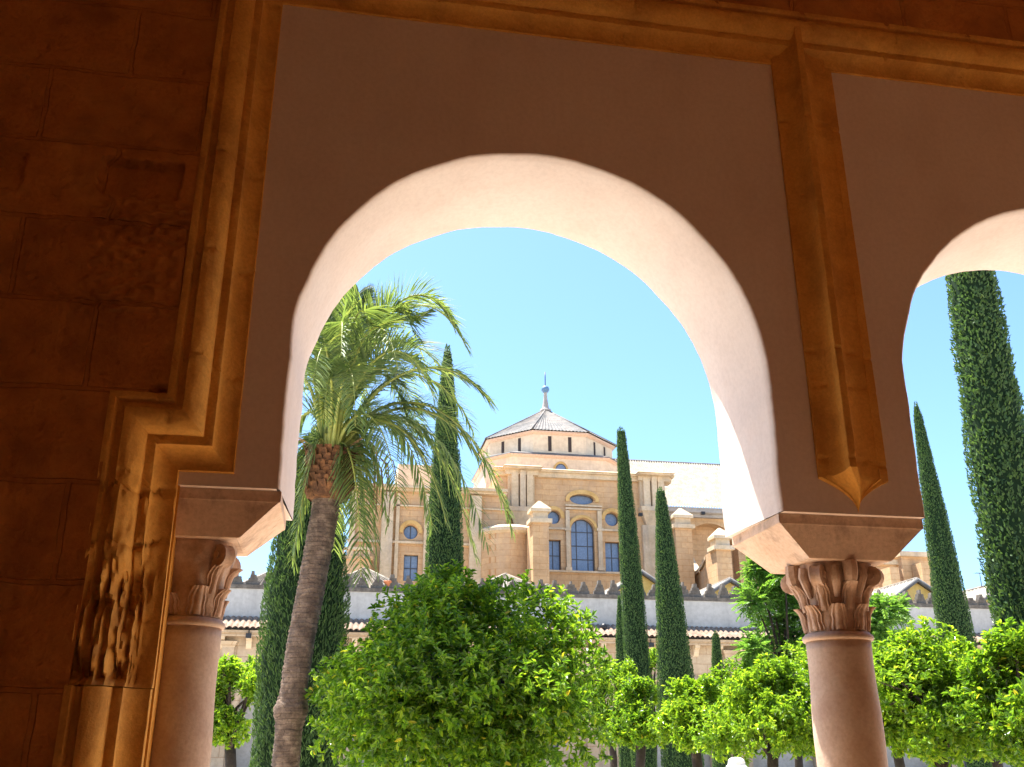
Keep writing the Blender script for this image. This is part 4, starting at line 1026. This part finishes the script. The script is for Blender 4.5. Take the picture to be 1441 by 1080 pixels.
for (a, b_, c_, d) in ((795, 716, 846, 718.5), (795, 712, 846, 714), (770, 743.5, 800, 746), (842, 746, 878, 748.5), (772, 804.5, 880, 807)):
    x0, x1, z0, z1 = rect(a, b_, c_, d, Yt); MB().box(x0, x1, Yt - 0.35, Yt - 0.002, z0, z1).build('string_course', M['trimstone'], cath)
mb = MB()
for (a, b_, c_, d) in ((796, 719, 801.5, 804), (841, 720, 847, 804)):
    x0, x1, z0, z1 = rect(a, b_, c_, d, Yt); mb.box(x0, x1, Yt - 0.3, Yt - 0.003, z0, z1); mb.box(x0 - 0.12, x1 + 0.12, Yt - 0.4, Yt - 0.004, z0, z0 + 0.35); mb.box(x0 - 0.12, x1 + 0.12, Yt - 0.4, Yt - 0.004, z0 + 4.2, z0 + 4.5)
mb.build('window_pilaster', M['trimstone'], cath)
# corner pilaster clusters under the projecting cornice
for (a, b_) in ((714, 751), (899, 934)):
    mb = MB(); top = fz1 - 0.05
    for k, (u0, u1, dp) in enumerate(((0.0, 1.0, 0.5), (0.1, 0.36, 0.95), (0.42, 0.62, 1.15), (0.68, 0.92, 0.95))):
        x0 = xat(a + (b_ - a) * u0, Yt, 700); x1 = xat(a + (b_ - a) * u1, Yt, 700)
        mb.box(x0, x1, Yt - dp, Yt - 0.002 * (k + 1), at(a, 716, Yt).z, top)
    x0, x1 = xat(a - 1, Yt, 720), xat(b_ + 1, Yt, 720); zz = at(a, 716, Yt).z
    mb.box(x0, x1, Yt - 1.3, Yt - 0.006, zz - 0.5, zz - 0.002)
    mb.frustum((x0 + 0.7, x1 - 0.7, Yt - 0.55, Yt - 0.007, zz - 1.9), (x0 + 0.1, x1 - 0.1, Yt - 1.2, Yt - 0.007, zz - 0.502))
    mb.box(x0 + 0.25, x1 - 0.25, Yt - 0.55, Yt - 0.008, 10, zz - 1.902)
    mb.build('corner_pilaster', M['trimstone'], cath)
mb = MB(); cz0 = fz1 + 0.002
for (a, b_, dp) in ((700, 940, 0.6), (712, 753, 1.5), (897, 936, 1.5)):
    x0, x1 = xat(a, Yt, 665) - 0.2, xat(b_, Yt, 665) + 0.2; q = dp * 0.001
    mb.box(x0, x1, Yt - dp * 0.6, Yt + 1.0 + q, cz0 - 0.5 + q, cz0 + q); mb.box(x0 - 0.2, x1 + 0.2, Yt - dp - 0.1, Yt + 1.01 + q, cz0 + 0.003 + q, cz0 + 0.2 + q)
    mb.frustum((x0 - 0.3, x1 + 0.3, Yt - dp - 0.35, Yt + 1.02 + q, cz0 + 0.203 + q), (x0 - 0.1, x1 + 0.1, Yt - dp + 0.3, Yt + 1.0, cz0 + 0.45 + q))
mb.build('cornice', M['trimstone'], cath)

# dome: chamfered lower drum, octagonal upper drum, tiled pyramid, finial
YD = 113.0
dc = at(768, 600, YD); Ro = (at(858, 625, YD).x - at(688, 625, YD).x) / 2; Rc = Ro / math.cos(math.pi / 8)
def octa(r, z, rot=math.pi / 8): return [(dc.x + r * math.cos(rot + math.pi / 4 * k), YD + r * math.sin(rot + math.pi / 4 * k), z) for k in range(8)]
yfr = YD - Ro
ze = at(788, 609, yfr).z; zu0 = at(788, 640, yfr).z - 0.6
mb = MB(); a = octa(Rc * 0.985, zu0); b_ = octa(Rc * 0.985, ze - 0.3)
mb.add(a + b_, [(k, (k + 1) % 8, 8 + (k + 1) % 8, 8 + k) for k in range(8)])
mb.build('upper_drum', M['cream'], cath)
mb = MB(); a = octa(Rc * 0.99, ze - 0.32); b_ = octa(Rc * 1.035, ze - 0.1); c_ = octa(Rc * 1.035, ze + 0.05)
mb.add(a + b_ + c_, [(k, (k + 1) % 8, 8 + (k + 1) % 8, 8 + k) for k in range(8)] + [(8 + k, 8 + (k + 1) % 8, 16 + (k + 1) % 8, 16 + k) for k in range(8)] + [tuple(range(16, 24))])
mb.build('drum_cornice', M['pinkband'], cath)
apex = Vector((dc.x, YD, at(767, 577, YD).z))
oe = octa(Rc * 1.06, ze + 0.06); rf = MB(); rid = MB()
for k in range(8):
    p, q = Vector(oe[k]), Vector(oe[(k + 1) % 8])
    rf.corrugate(p, q, apex, apex, 16, 0.08, 4, 1)
    rid.tube([p + Vector((0, 0, 0.1)), apex + Vector((0, 0, 0.06))], 0.1, 8)
roof = rf.build('dome_roof', M['greytile'], cath); rid.build('hip_ridge', M['greytile'], roof)
fz = apex.z - 0.35; sc_ = (at(767, 545, YD).z - at(767, 577, YD).z)
fin = MB().lathe((dc.x, YD, fz), [(0.75, 0.0), (0.68, 0.35), (0.42, 0.5), (0.4, 0.7), (0.36, 1.0), (0.24, sc_ * 0.62), (0.2, sc_ * 0.85), (0.3, sc_ * 0.88), (0.16, sc_ * 0.93)], 20).build('finial', M['greycornice'], cath)
bz = at(766, 548.5, YD).z; br = (at(771.5, 548, YD).x - at(760.5, 548, YD).x) / 2
MB().lathe((dc.x, YD, bz), [(br * math.cos(R(-85 + 170 * i / 16)), br * math.sin(R(-85 + 170 * i / 16))) for i in range(17)], 24).build('ball', M['slate'], fin)
MB().tube([(dc.x, YD, bz + br * 0.9), (dc.x, YD, at(766, 524, YD).z)], 0.06, 6).build('spike', M['iron'], fin)
# slot windows, two on each of the visible faces
for k in range(8):
    w = -math.pi / 2 + math.pi / 4 * k
    nx, ny = math.cos(w), math.sin(w); tx, ty = -ny, nx
    zz0, zz1 = at(788, 635.5, yfr).z, at(788, 614.5, yfr).z
    for s in (-1, 1):
        fr_ = []; cxx, cyy = dc.x + nx * (Ro * 0.985 + 0.02) + tx * s * Ro * 0.155, YD + ny * (Ro * 0.985 + 0.02) + ty * s * Ro * 0.155
        vs = [(cxx + tx * a * 0.2 + nx * d_, cyy + ty * a * 0.2 + ny * d_, z) for d_ in (-0.3, 0.004) for z in (zz0, zz1) for a in (-1, 1)]
        MB().add(vs, [(4, 5, 7, 6), (0, 2, 3, 1), (0, 4, 6, 2), (1, 3, 7, 5)]).build('slot_window', M['darkopening'], cath)
# lower drum
lz1 = at(788, 642, YD - 9).z; yl = YD - Ro * 1.04
lx0, lx1 = at(721, 650, yl).x, at(853, 650, yl).x; cxl = (lx0 + lx1) / 2; hw = (lx1 - lx0) / 2; ch = 2.6
ring_ = lambda z, g=0: [(cxl - hw - g, yl - g, z), (cxl + hw + g, yl - g, z), (cxl + hw + ch + g, yl + ch, z), (cxl + hw + ch + g, yl + ch + 10, z), (cxl - hw - ch - g, yl + ch + 10, z), (cxl - hw - ch - g, yl + ch, z)]
def prism(name, m_, levels, par):
    mb = MB(); vs = []; n = 6
    for z, g in levels: vs += ring_(z, g)
    fs = []
    for i in range(len(levels) - 1): fs += [(i * n + k, i * n + (k + 1) % n, (i + 1) * n + (k + 1) % n, (i + 1) * n + k) for k in range(n)]
    fs += [tuple(range(n))[::-1], tuple(range((len(levels) - 1) * n, len(levels) * n))]
    mb.add(vs, fs); return mb.build(name, m_, par)
prism('lower_drum', M['cream'], [(fz1 - 8, 0), (lz1, 0)], cath)
prism('lower_drum_cornice', M['pinkband'], [(lz1 + 0.002, 0.05), (lz1 + 0.2, 0.28), (lz1 + 0.3, 0.3)], cath)
prism('lower_drum_ledge', M['greytile'], [(lz1 + 0.302, 0.36), (lz1 + 0.45, 0.3), (lz1 + 0.75, -0.4)], cath)
# lunette in the lower drum
lc = at(789, 663, yl); lr = at(799.5, 663, yl).x - lc.x; mb = MB(); ring(mb, lc.x, lc.z, lr * 0.74, lr * 0.9, lr, lr * 1.25, yl - 0.14, yl - 0.001, 0, math.pi)
mb.build('lunette_surround', M['archstone'], cath)
lun = [(lc.x + lr * 0.74 * math.cos(math.pi * i / 16), lc.z + lr * 0.9 * math.sin(math.pi * i / 16)) for i in range(17)]
window_glass('w', lun, yl - 0.13, cath)

# nave to the right: wall, cornice, big tiled roof, blind arch
YV = 104.0
nx0, nx1 = xat(880, YV, 740), xat(1120, YV, 740); nz1 = at(980, 728, YV).z
lun_c = at(1003, 800, YV); lrr = at(1040, 790, YV).x - lun_c.x; ltop = at(1003, 737, YV).z
hole = [(lun_c.x - lrr, 5.0), (lun_c.x + lrr, 5.0)] + [(lun_c.x + lrr * math.cos(math.pi * i / 24), ltop - lrr + lrr * math.sin(math.pi * i / 24)) for i in range(25)]
mb = MB().plate([(nx0, 0), (nx1, 0), (nx1, nz1), (nx0, nz1)], [hole], YV, YV + 1.6); mb.build('nave_wall', M['sandstone'], cath)
MB().box(nx0, nx1, YV + 1.61, YV + 12, 0, nz1 - 0.2).build('nave_recess', M['sandstone'], cath)
mb = MB()
for (py0, py1, dp) in ((716, 722.5, 0.9), (722.8, 728, 0.55)):
    z1_, z0_ = at(980, py0, YV - dp).z, at(980, py1, YV - dp).z; mb.box(nx0, nx1, YV - dp, YV + 1.5 + dp * 0.01, z0_, z1_)
mb.build('nave_cornice', M['greycornice'], cath)
ez = at(980, 715, YV - 1.2).z; MB().box(nx0, nx1, YV - 1.1, YV + 3.0, nz1 + 0.3, ez + 0.06).build('eave_board', M['greycornice'], cath); YRg = YV + 9.0; rz = at(960, 653, YRg).z
mb = MB().corrugate((nx0, YV - 1.2, ez), (nx1 + 2, YV - 1.2, ez), (nx1 + 2, YRg, rz), (nx0, YRg, rz), 70, 0.2, 4, 2)
nr_ = mb.build('nave_roof_slope', M['rooftile'], cath)
MB().tube([(nx0, YRg, rz + 0.05), (nx1 + 2, YRg, rz + 0.05)], 0.2, 8).build('ridge', M['greytile'], nr_)
# buttresses with pyramidal caps, each with its raking wall back to the nave
def buttress(px0, px1, pyc, Y, dep, scroll=None):
    x0 = xat(px0, Y, pyc + 30); x1 = xat(px1, Y, pyc + 30); z1 = at((px0 + px1) / 2, pyc, Y).z
    mb = MB().box(x0, x1, Y, Y + dep, 0, z1)
    b = mb.build('buttress', M['sandstone'], cath); mb = MB()
    mb.box(x0 - 0.3, x1 + 0.3, Y - 0.3, Y + dep * 0.55, z1 + 0.002, z1 + 0.4); mb.box(x0 + 0.05, x1 - 0.05, Y + 0.05, Y + dep * 0.5, z1 + 0.402, z1 + 1.1)
    mb.box(x0 - 0.22, x1 + 0.22, Y - 0.22, Y + dep * 0.52, z1 + 1.102, z1 + 1.4)
    xm = (x0 + x1) / 2; mb.frustum((x0 - 0.22, x1 + 0.22, Y - 0.22, Y + dep * 0.52, z1 + 1.402), (xm - 0.1, xm + 0.1, Y + dep * 0.2, Y + dep * 0.3, z1 + 2.3))
    mb.build('cap', M['trimstone'], b)
    return x0, x1, z1, b
def raking(x0, x1, Y0, Y1, zlow, zhigh, sag, par):
    """curved flying wall that rises back to the nave, with a pale coping"""
    mb = MB(); cp = MB(); n = 16; P = []; C = []
    for i in range(n + 1):
        t = i / n; y = Y0 + (Y1 - Y0) * t; z = zlow + (zhigh - zlow) * t * t - sag * math.sin(math.pi * t)
        P.append([(x0, y, 0), (x0, y, z), (x1, y, z), (x1, y, 0)])
        C.append([(x0 - 0.25, y, z + 0.0), (x0 - 0.25, y, z + 0.35), ((x0 + x1) / 2, y, z + 0.55), (x1 + 0.25, y, z + 0.35), (x1 + 0.25, y, z)])
    mb.grid(P, smooth=False, flip=True); w = mb.build('flying_wall', M['sandstone'], par); cp.grid(C, smooth=False, flip=True); cp.build('coping', M['trimstone'], w)
for (a, b_, py, Y, dep) in ((750, 772.5, 736, 91.0, 3.0), (952, 975, 744, 96.0, 3.0), (1010, 1031, 774, 91.0, 3.0)):
    x0, x1, z1, bt = buttress(a, b_, py, Y, dep); raking(x0 + 0.2, x1 - 0.2, Y + dep, 103.0, z1 - 0.4, z1 + 2.5, 1.6, bt)
# rounded chapel to the left of the first buttress
cc = at(716, 780, 97.0); zt = at(716, 742, 94.0).z
mb = MB(); P = []
for i in range(21):
    a = math.pi + math.pi * i / 20; P.append([(cc.x + 3.2 * math.cos(a), 98.0 + 4.0 * math.sin(a), 0), (cc.x + 3.2 * math.cos(a), 98.0 + 4.0 * math.sin(a), zt)])
mb.grid(P, smooth=True); mb.build('round_chapel', M['sandstone'], cath)
mb = MB(); P = []
for i in range(21):
    a = math.pi + math.pi * i / 20; c, s = math.cos(a), math.sin(a)
    P.append([(cc.x + q * c, 98.0 + (q + 0.8) * s, zt + z) for q, z in ((3.2, -0.5), (3.6, -0.3), (3.6, 0.0), (3.0, 0.35), (0.2, 0.8))])
mb.grid(P, smooth=False); mb.build('chapel_roof', M['trimstone'], cath)
# left wing
YL = 97.0
wx0, wx1, _, wz1 = rect(491, 688, 712, 900, YL); wz1 = at(580, 688, YL).z
rd, rc, rrx, rrz = ell(578, 749, 10, 10, YL); rw = rpoly(568, 781, 588, 818, YL)
mb = MB().plate([(wx0, 0), (wx1, 0), (wx1, wz1), (wx0, wz1)], [rd, rw], YL, YL + 0.9); mb.box(wx0, wx1, YL + 1.0, YL + 12, 0, wz1 - 0.05)
mb.build('wing_wall', M['sandstone'], cath)
window_glass('w', rd, YL + 0.45, cath, (0.5,)); window_glass('w', rw, YL + 0.45, cath, (0.5,), (0.5,))
mb = MB(); ring(mb, rc.x, rc.z, rrx * 1.1, rrz * 1.1, rrx * 1.65, rrz * 1.65, YL - 0.16, YL - 0.001, R(-5), R(185)); mb.build('window_surround', M['archstone'], cath)
mb = MB()
for (a, b_, dp) in ((536, 552, 0.7), (556, 561, 0.3), (596, 606, 0.6), (660, 676, 0.7), (491, 499, 0.4)):
    x0, x1 = xat(a, YL, 750), xat(b_, YL, 750); mb.box(x0, x1, YL - dp, YL - 0.002, 0, wz1 - 0.6)
mb.build('wing_pilaster', M['trimstone'], cath)
mb = MB()
for (py0, py1, dp) in ((686, 690, 1.0), (690.2, 693, 0.6), (763, 766, 0.35), (712, 714, 0.3)):
    z1_, z0_ = at(580, py0, YL).z, at(580, py1, YL).z; mb.box(wx0 - 0.3, wx1, YL - dp, YL - 0.003, z0_, z1_)
mb.build('wing_cornice', M['trimstone'], cath)
tx0, tx1, tz0, tz1 = rect(560, 655, 640, 688, 106.0); MB().box(tx0, tx1, 106.0, 112.0, 0, tz1).build('turret', M['cream'], cath)
# balcony with balusters at the wing's outer end
b0, b1 = xat(480, YL - 2, 780), xat(522, YL - 2, 780); bz0, bz1 = at(500, 788, YL - 2).z, at(500, 771, YL - 2).z
mb = MB().box(b0, b1, YL - 2.2, YL - 0.004, 0, bz0); mb.box(b0 - 0.2, b1 + 0.2, YL - 2.4, YL - 0.005, bz0 + 0.002, bz0 + 0.3); bal = mb.build('balcony', M['sandstone'], cath)
MB().box(b0 - 0.15, b1 + 0.15, YL - 2.35, YL - 1.9, bz1 - 0.25, bz1).build('rail', M['trimstone'], bal)
for i in range(7):
    x = b0 + (b1 - b0) * (i + 0.5) / 7; MB().lathe((x, YL - 2.12, bz0 + 0.3), [(0.1, 0), (0.14, 0.06), (0.07, 0.2), (0.13, (bz1 - bz0 - 0.55) * 0.5), (0.07, (bz1 - bz0 - 0.55) * 0.85), (0.12, bz1 - bz0 - 0.553)], 10).build('baluster', M['trimstone'], bal)
# camera-like floodlights on the transept corner
for (px, py) in ((902, 724), (950, 729), (990, 722)):
    q = at(px, py, Yt - 1.6); MB().box(q.x - 0.2, q.x + 0.2, q.y, q.y + 0.4, q.z - 0.15, q.z + 0.15).build('spotlight', M['iron'], cath)

# ------------------------------------------------------------------ second building to the right
YR2 = 92.0
hall = empty('stone_hall', (xat(1290, YR2), YR2, 0), 'plain stepped stone building behind the pointed cypress', 'building')
for nm, (a, b_, c_, d), Y, dep, m_ in (('rear_block', (1180, 800, 1262, 900), 96.0, 8, 'sandstone'), ('middle_block', (1240, 796, 1300, 900), 93.0, 9, 'sandstone'), ('tall_block', (1276, 785, 1345, 900), 92.0, 9, 'sandstone')):
    x0, x1, _, z1 = rect(a, b_, c_, d, Y); MB().box(x0, x1, Y, Y + dep, 0, z1).build(nm, M[m_], hall)
    MB().box(x0 - 0.3, x1 + 0.3, Y - 0.4, Y + dep, z1 + 0.002, z1 + 0.5).build('coping', M['trimstone'], hall)
for (a, b_) in ((1252, 796), (1296, 790)):
    q = at(a, b_ + 4, 91.0); MB().box(q.x - 0.5, q.x + 0.5, 90.2, 91.9, 0, q.z).build('buttress', M['sandstone'], hall)
# aerial
p = at(1381, 822, YN + 2); e = empty('roof_aerial', p, 'thin metal aerial standing on the pale tiled nave roof', 'aerial')
MB().tube([p - Vector((0, 0, 0.4)), p + Vector((0, 0, 0.75))], 0.025, 6).build('mast', M['iron'], e)
mb = MB(); zt_ = p.z + 0.7
mb.tube([(p.x - 0.35, p.y, zt_), (p.x + 0.35, p.y, zt_)], 0.012, 5)
for i in range(5): mb.tube([(p.x - 0.3 + 0.15 * i, p.y - 0.2, zt_ + 0.014), (p.x - 0.3 + 0.15 * i, p.y + 0.2, zt_ + 0.014)], 0.01, 5)
mb.build('antenna', M['iron'], e)

# ------------------------------------------------------------------ posts
def lamp_post(px, Y, top_py, r_, label, h=None):
    q = at(px, top_py, Y); e = empty('lamp_post', (q.x, Y, 0), label, 'lamp post', 'slim black posts among the trees'); h = h or 2.9
    MB().lathe((q.x, Y, 0), [(r_ * 2.2, 0), (r_ * 2.2, 0.25), (r_ * 1.3, 0.32), (r_, 0.5), (r_, h)], 14).build('pole', M['iron'], e)
    MB().lathe((q.x, Y, h), [(r_ * 1.2, 0.002), (r_ * 2.4, 0.06), (r_ * 3.4, 0.4), (r_ * 3.6, 0.42), (r_ * 1.4, 0.55), (r_ * 0.5, 0.66)], 8, smooth=False).build('lantern', M['iron'], e)
lamp_post(781, 19.0, 1000, 0.055, 'slim black lamp post behind the largest orange tree', 2.6)
lamp_post(1331, 18.5, 1040, 0.04, 'slim black post under the wide orange tree, thicker of the pair', 2.3)
lamp_post(1352, 18.5, 1040, 0.03, 'slim black post under the wide orange tree, thinner of the pair', 2.3)

# ------------------------------------------------------------------ person (only the hat clears the picture's lower border)
def person():
    Y = 15.5; hat_top = at(1035, 1066, Y); X = hat_top.x; H = hat_top.z - 0.03
    s = H / 1.60
    J = {'pel': (0, 0, .86), 'ab': (0, .01, 1.0), 'ch': (0, .02, 1.2), 'nk': (0, .01, 1.335), 'hd0': (0, -.005, 1.40), 'hd1': (0, -.02, 1.5), 'hd2': (0, -.01, 1.57)}
    E_ = [('pel', 'ab'), ('ab', 'ch'), ('ch', 'nk'), ('nk', 'hd0'), ('hd0', 'hd1'), ('hd1', 'hd2')]
    Rr = {'pel': .145, 'ab': .125, 'ch': .135, 'nk': .055, 'hd0': .07, 'hd1': .085, 'hd2': .06}
    for sg, t in ((-1, 'l'), (1, 'r')):
        J.update({'sh' + t: (sg * .17, .02, 1.27), 'el' + t: (sg * .23, .04, 1.0), 'wr' + t: (sg * .24, -.06, .78), 'pa' + t: (sg * .235, -.08, .71),
                  'hp' + t: (sg * .09, 0, .8), 'kn' + t: (sg * .1, -.03 * sg, .45), 'an' + t: (sg * .1, .02 * sg, .08), 'to' + t: (sg * .12, -.14 + .02 * sg, .03)})
        E_ += [('ch', 'sh' + t), ('sh' + t, 'el' + t), ('el' + t, 'wr' + t), ('wr' + t, 'pa' + t), ('pel', 'hp' + t), ('hp' + t, 'kn' + t), ('kn' + t, 'an' + t), ('an' + t, 'to' + t)]
        Rr.update({'sh' + t: .06, 'el' + t: .045, 'wr' + t: .03, 'pa' + t: .036, 'hp' + t: .095, 'kn' + t: .062, 'an' + t: .042, 'to' + t: .035})
        for f in range(4):                                 # four fingers and a thumb, slightly curled
            b = 'f%d%s' % (f, t); y0 = -.105 + .02 * f
            J[b + 'a'] = (sg * (.235), y0, .665 - .006 * (f % 3)); J[b + 'b'] = (sg * .222, y0 - .004, .625 - .006 * (f % 3)); E_ += [('pa' + t, b + 'a'), (b + 'a', b + 'b')]; Rr[b + 'a'] = .0095; Rr[b + 'b'] = .008
        J['th' + t] = (sg * .215, -.125, .70); J['tj' + t] = (sg * .205, -.14, .665); E_ += [('pa' + t, 'th' + t), ('th' + t, 'tj' + t)]; Rr['th' + t] = .012; Rr['tj' + t] = .009
    names = list(J); idx = {n: i for i, n in enumerate(names)}
    me = bpy.data.meshes.new('person'); me.from_pydata([tuple(c * s for c in J[n]) for n in names], [(idx[a], idx[b]) for a, b in E_], [])
    o = bpy.data.objects.new('person', me); col.objects.link(o); o.location = (X, Y, 0.0); o.rotation_euler = (0, 0, R(25))
    mo = o.modifiers.new('Skin', 'SKIN'); sv = me.skin_vertices[0].data
    for n in names: sv[idx[n]].radius = (Rr[n] * s, Rr[n] * s)
    sv[idx['pel']].use_root = True
    su = o.modifiers.new('Sub', 'SUBSURF'); su.levels = su.render_levels = 2
    me.materials.append(M['skin'])
    tag(o, 'person in a white sun hat standing behind the column, only the hat showing', 'person')
    def wear(name, prof, m_, n=22, squash=0.72):
        mb = MB().lathe((0, 0, 0), prof, n); mb.v = [(v[0] * s, v[1] * squash * s, v[2] * s) for v in mb.v]
        w = mb.build(name, m_); w.parent = o; return w
    wear('shirt', [(.165, .8), (.175, .86), (.16, 1.0), (.175, 1.18), (.2, 1.27), (.14, 1.325), (.075, 1.345)], M['cloth'])
    for sg in (-1, 1):
        mb = MB().tube([Vector((sg * .17, .02, 1.285)) * s, Vector((sg * .215, .035, 1.1)) * s, Vector((sg * .228, .038, 1.02)) * s], [.075 * s, .066 * s, .064 * s], 12); w = mb.build('sleeve', M['cloth']); w.parent = o
        mb = MB().tube([Vector((sg * .085, 0, .86)) * s, Vector((sg * .1, -.03 * sg, .45)) * s, Vector((sg * .1, .02 * sg, .1)) * s], [.115 * s, .085 * s, .07 * s], 14); w = mb.build('trouser_leg', M['trouser']); w.parent = o
    # face
    mb = MB()
    for sg in (-1, 1): mb.lathe((sg * .033 * s, -.098 * s, 1.475 * s), [(.004, -.008), (.011, -.004), (.012, 0), (.011, .004), (.004, .008)], 8)
    w = mb.build('eye', M['iron']); w.parent = o
    mb = MB().frustum((-.016 * s, .016 * s, -.125 * s, -.085 * s, 1.44 * s), (-.007 * s, .007 * s, -.105 * s, -.085 * s, 1.485 * s)); w = mb.build('nose', M['skin']); w.parent = o
    # soft cloth hat: pleated crown over a short drooping brim
    P = []
    for (r_, z) in ((.165, 1.485), (.155, 1.5), (.132, 1.52), (.131, 1.55), (.122, 1.585), (.1, 1.612), (.06, 1.629), (.003, 1.634)):
        P.append([(r_ * s * (1 + 0.018 * math.sin(5 * a + z * 40)) * math.cos(a), r_ * s * 1.08 * (1 + 0.018 * math.sin(5 * a + z * 40)) * math.sin(a) - .012 * s, z * s + (0.006 * math.sin(3 * a) if r_ > .15 else 0)) for a in np.linspace(0, 2 * math.pi, 49)])
    w = MB().grid(P, smooth=True).build('sun_hat', M['hat']); w.parent = o
person()

# ------------------------------------------------------------------ light, sky, camera
SUN = Vector((0.24, -0.31, -1.0)).normalized()
sd = bpy.data.lights.new('sun', 'SUN'); sd.energy = 5.0; sd.angle = R(0.53); sd.color = (1.0, 0.95, 0.87)
so = bpy.data.objects.new('sun', sd); col.objects.link(so); so.rotation_euler = SUN.to_track_quat('-Z', 'Y').to_euler(); so.location = (0, 30, 60)
el = math.asin(-SUN.z); az = math.atan2(-SUN.x, -SUN.y)
w = bpy.data.worlds.new('World'); sc.world = w; w.use_nodes = True; nt = w.node_tree
sky = nt.nodes.new('ShaderNodeTexSky'); sky.sky_type = 'NISHITA'; sky.sun_disc = False; sky.sun_elevation = el; sky.sun_rotation = az
sky.altitude = 100; sky.air_density = 1.0; sky.dust_density = 1.1; sky.ozone_density = 1.2
hue = N(nt, 'ShaderNodeMix', data_type='RGBA', blend_type='MULTIPLY', clamp_result=False); hue.inputs[0].default_value = 1.0; hue.inputs[7].default_value = (0.71, 0.9, 1.1, 1)
nt.links.new(sky.outputs[0], hue.inputs[6]); nt.links.new(hue.outputs[2], nt.nodes['Background'].inputs[0]); nt.nodes['Background'].inputs[1].default_value = 0.082

cd = bpy.data.cameras.new('camera'); cam = bpy.data.objects.new('camera', cd); col.objects.link(cam)
cd.sensor_fit = 'HORIZONTAL'; cd.sensor_width = 36.0; cd.lens = F_PX / 1441 * 36.0; cd.clip_end = 2000; cd.clip_start = 0.05
cam.location = (0, 0, CZ); cam.rotation_euler = (R(90) + PITCH, 0, -YAW)
sc.camera = cam
sc.view_settings.view_transform = 'Standard'; sc.view_settings.look = 'None'; sc.view_settings.gamma = 1.0; sc.view_settings.exposure = 1.98
cy = sc.cycles; cy.max_bounces = 10; cy.diffuse_bounces = 7; cy.glossy_bounces = 3; cy.transmission_bounces = 4; cy.transparent_max_bounces = 8
cy.caustics_reflective = False; cy.caustics_refractive = False; cy.use_denoising = True; cy.sample_clamp_indirect = 8.0
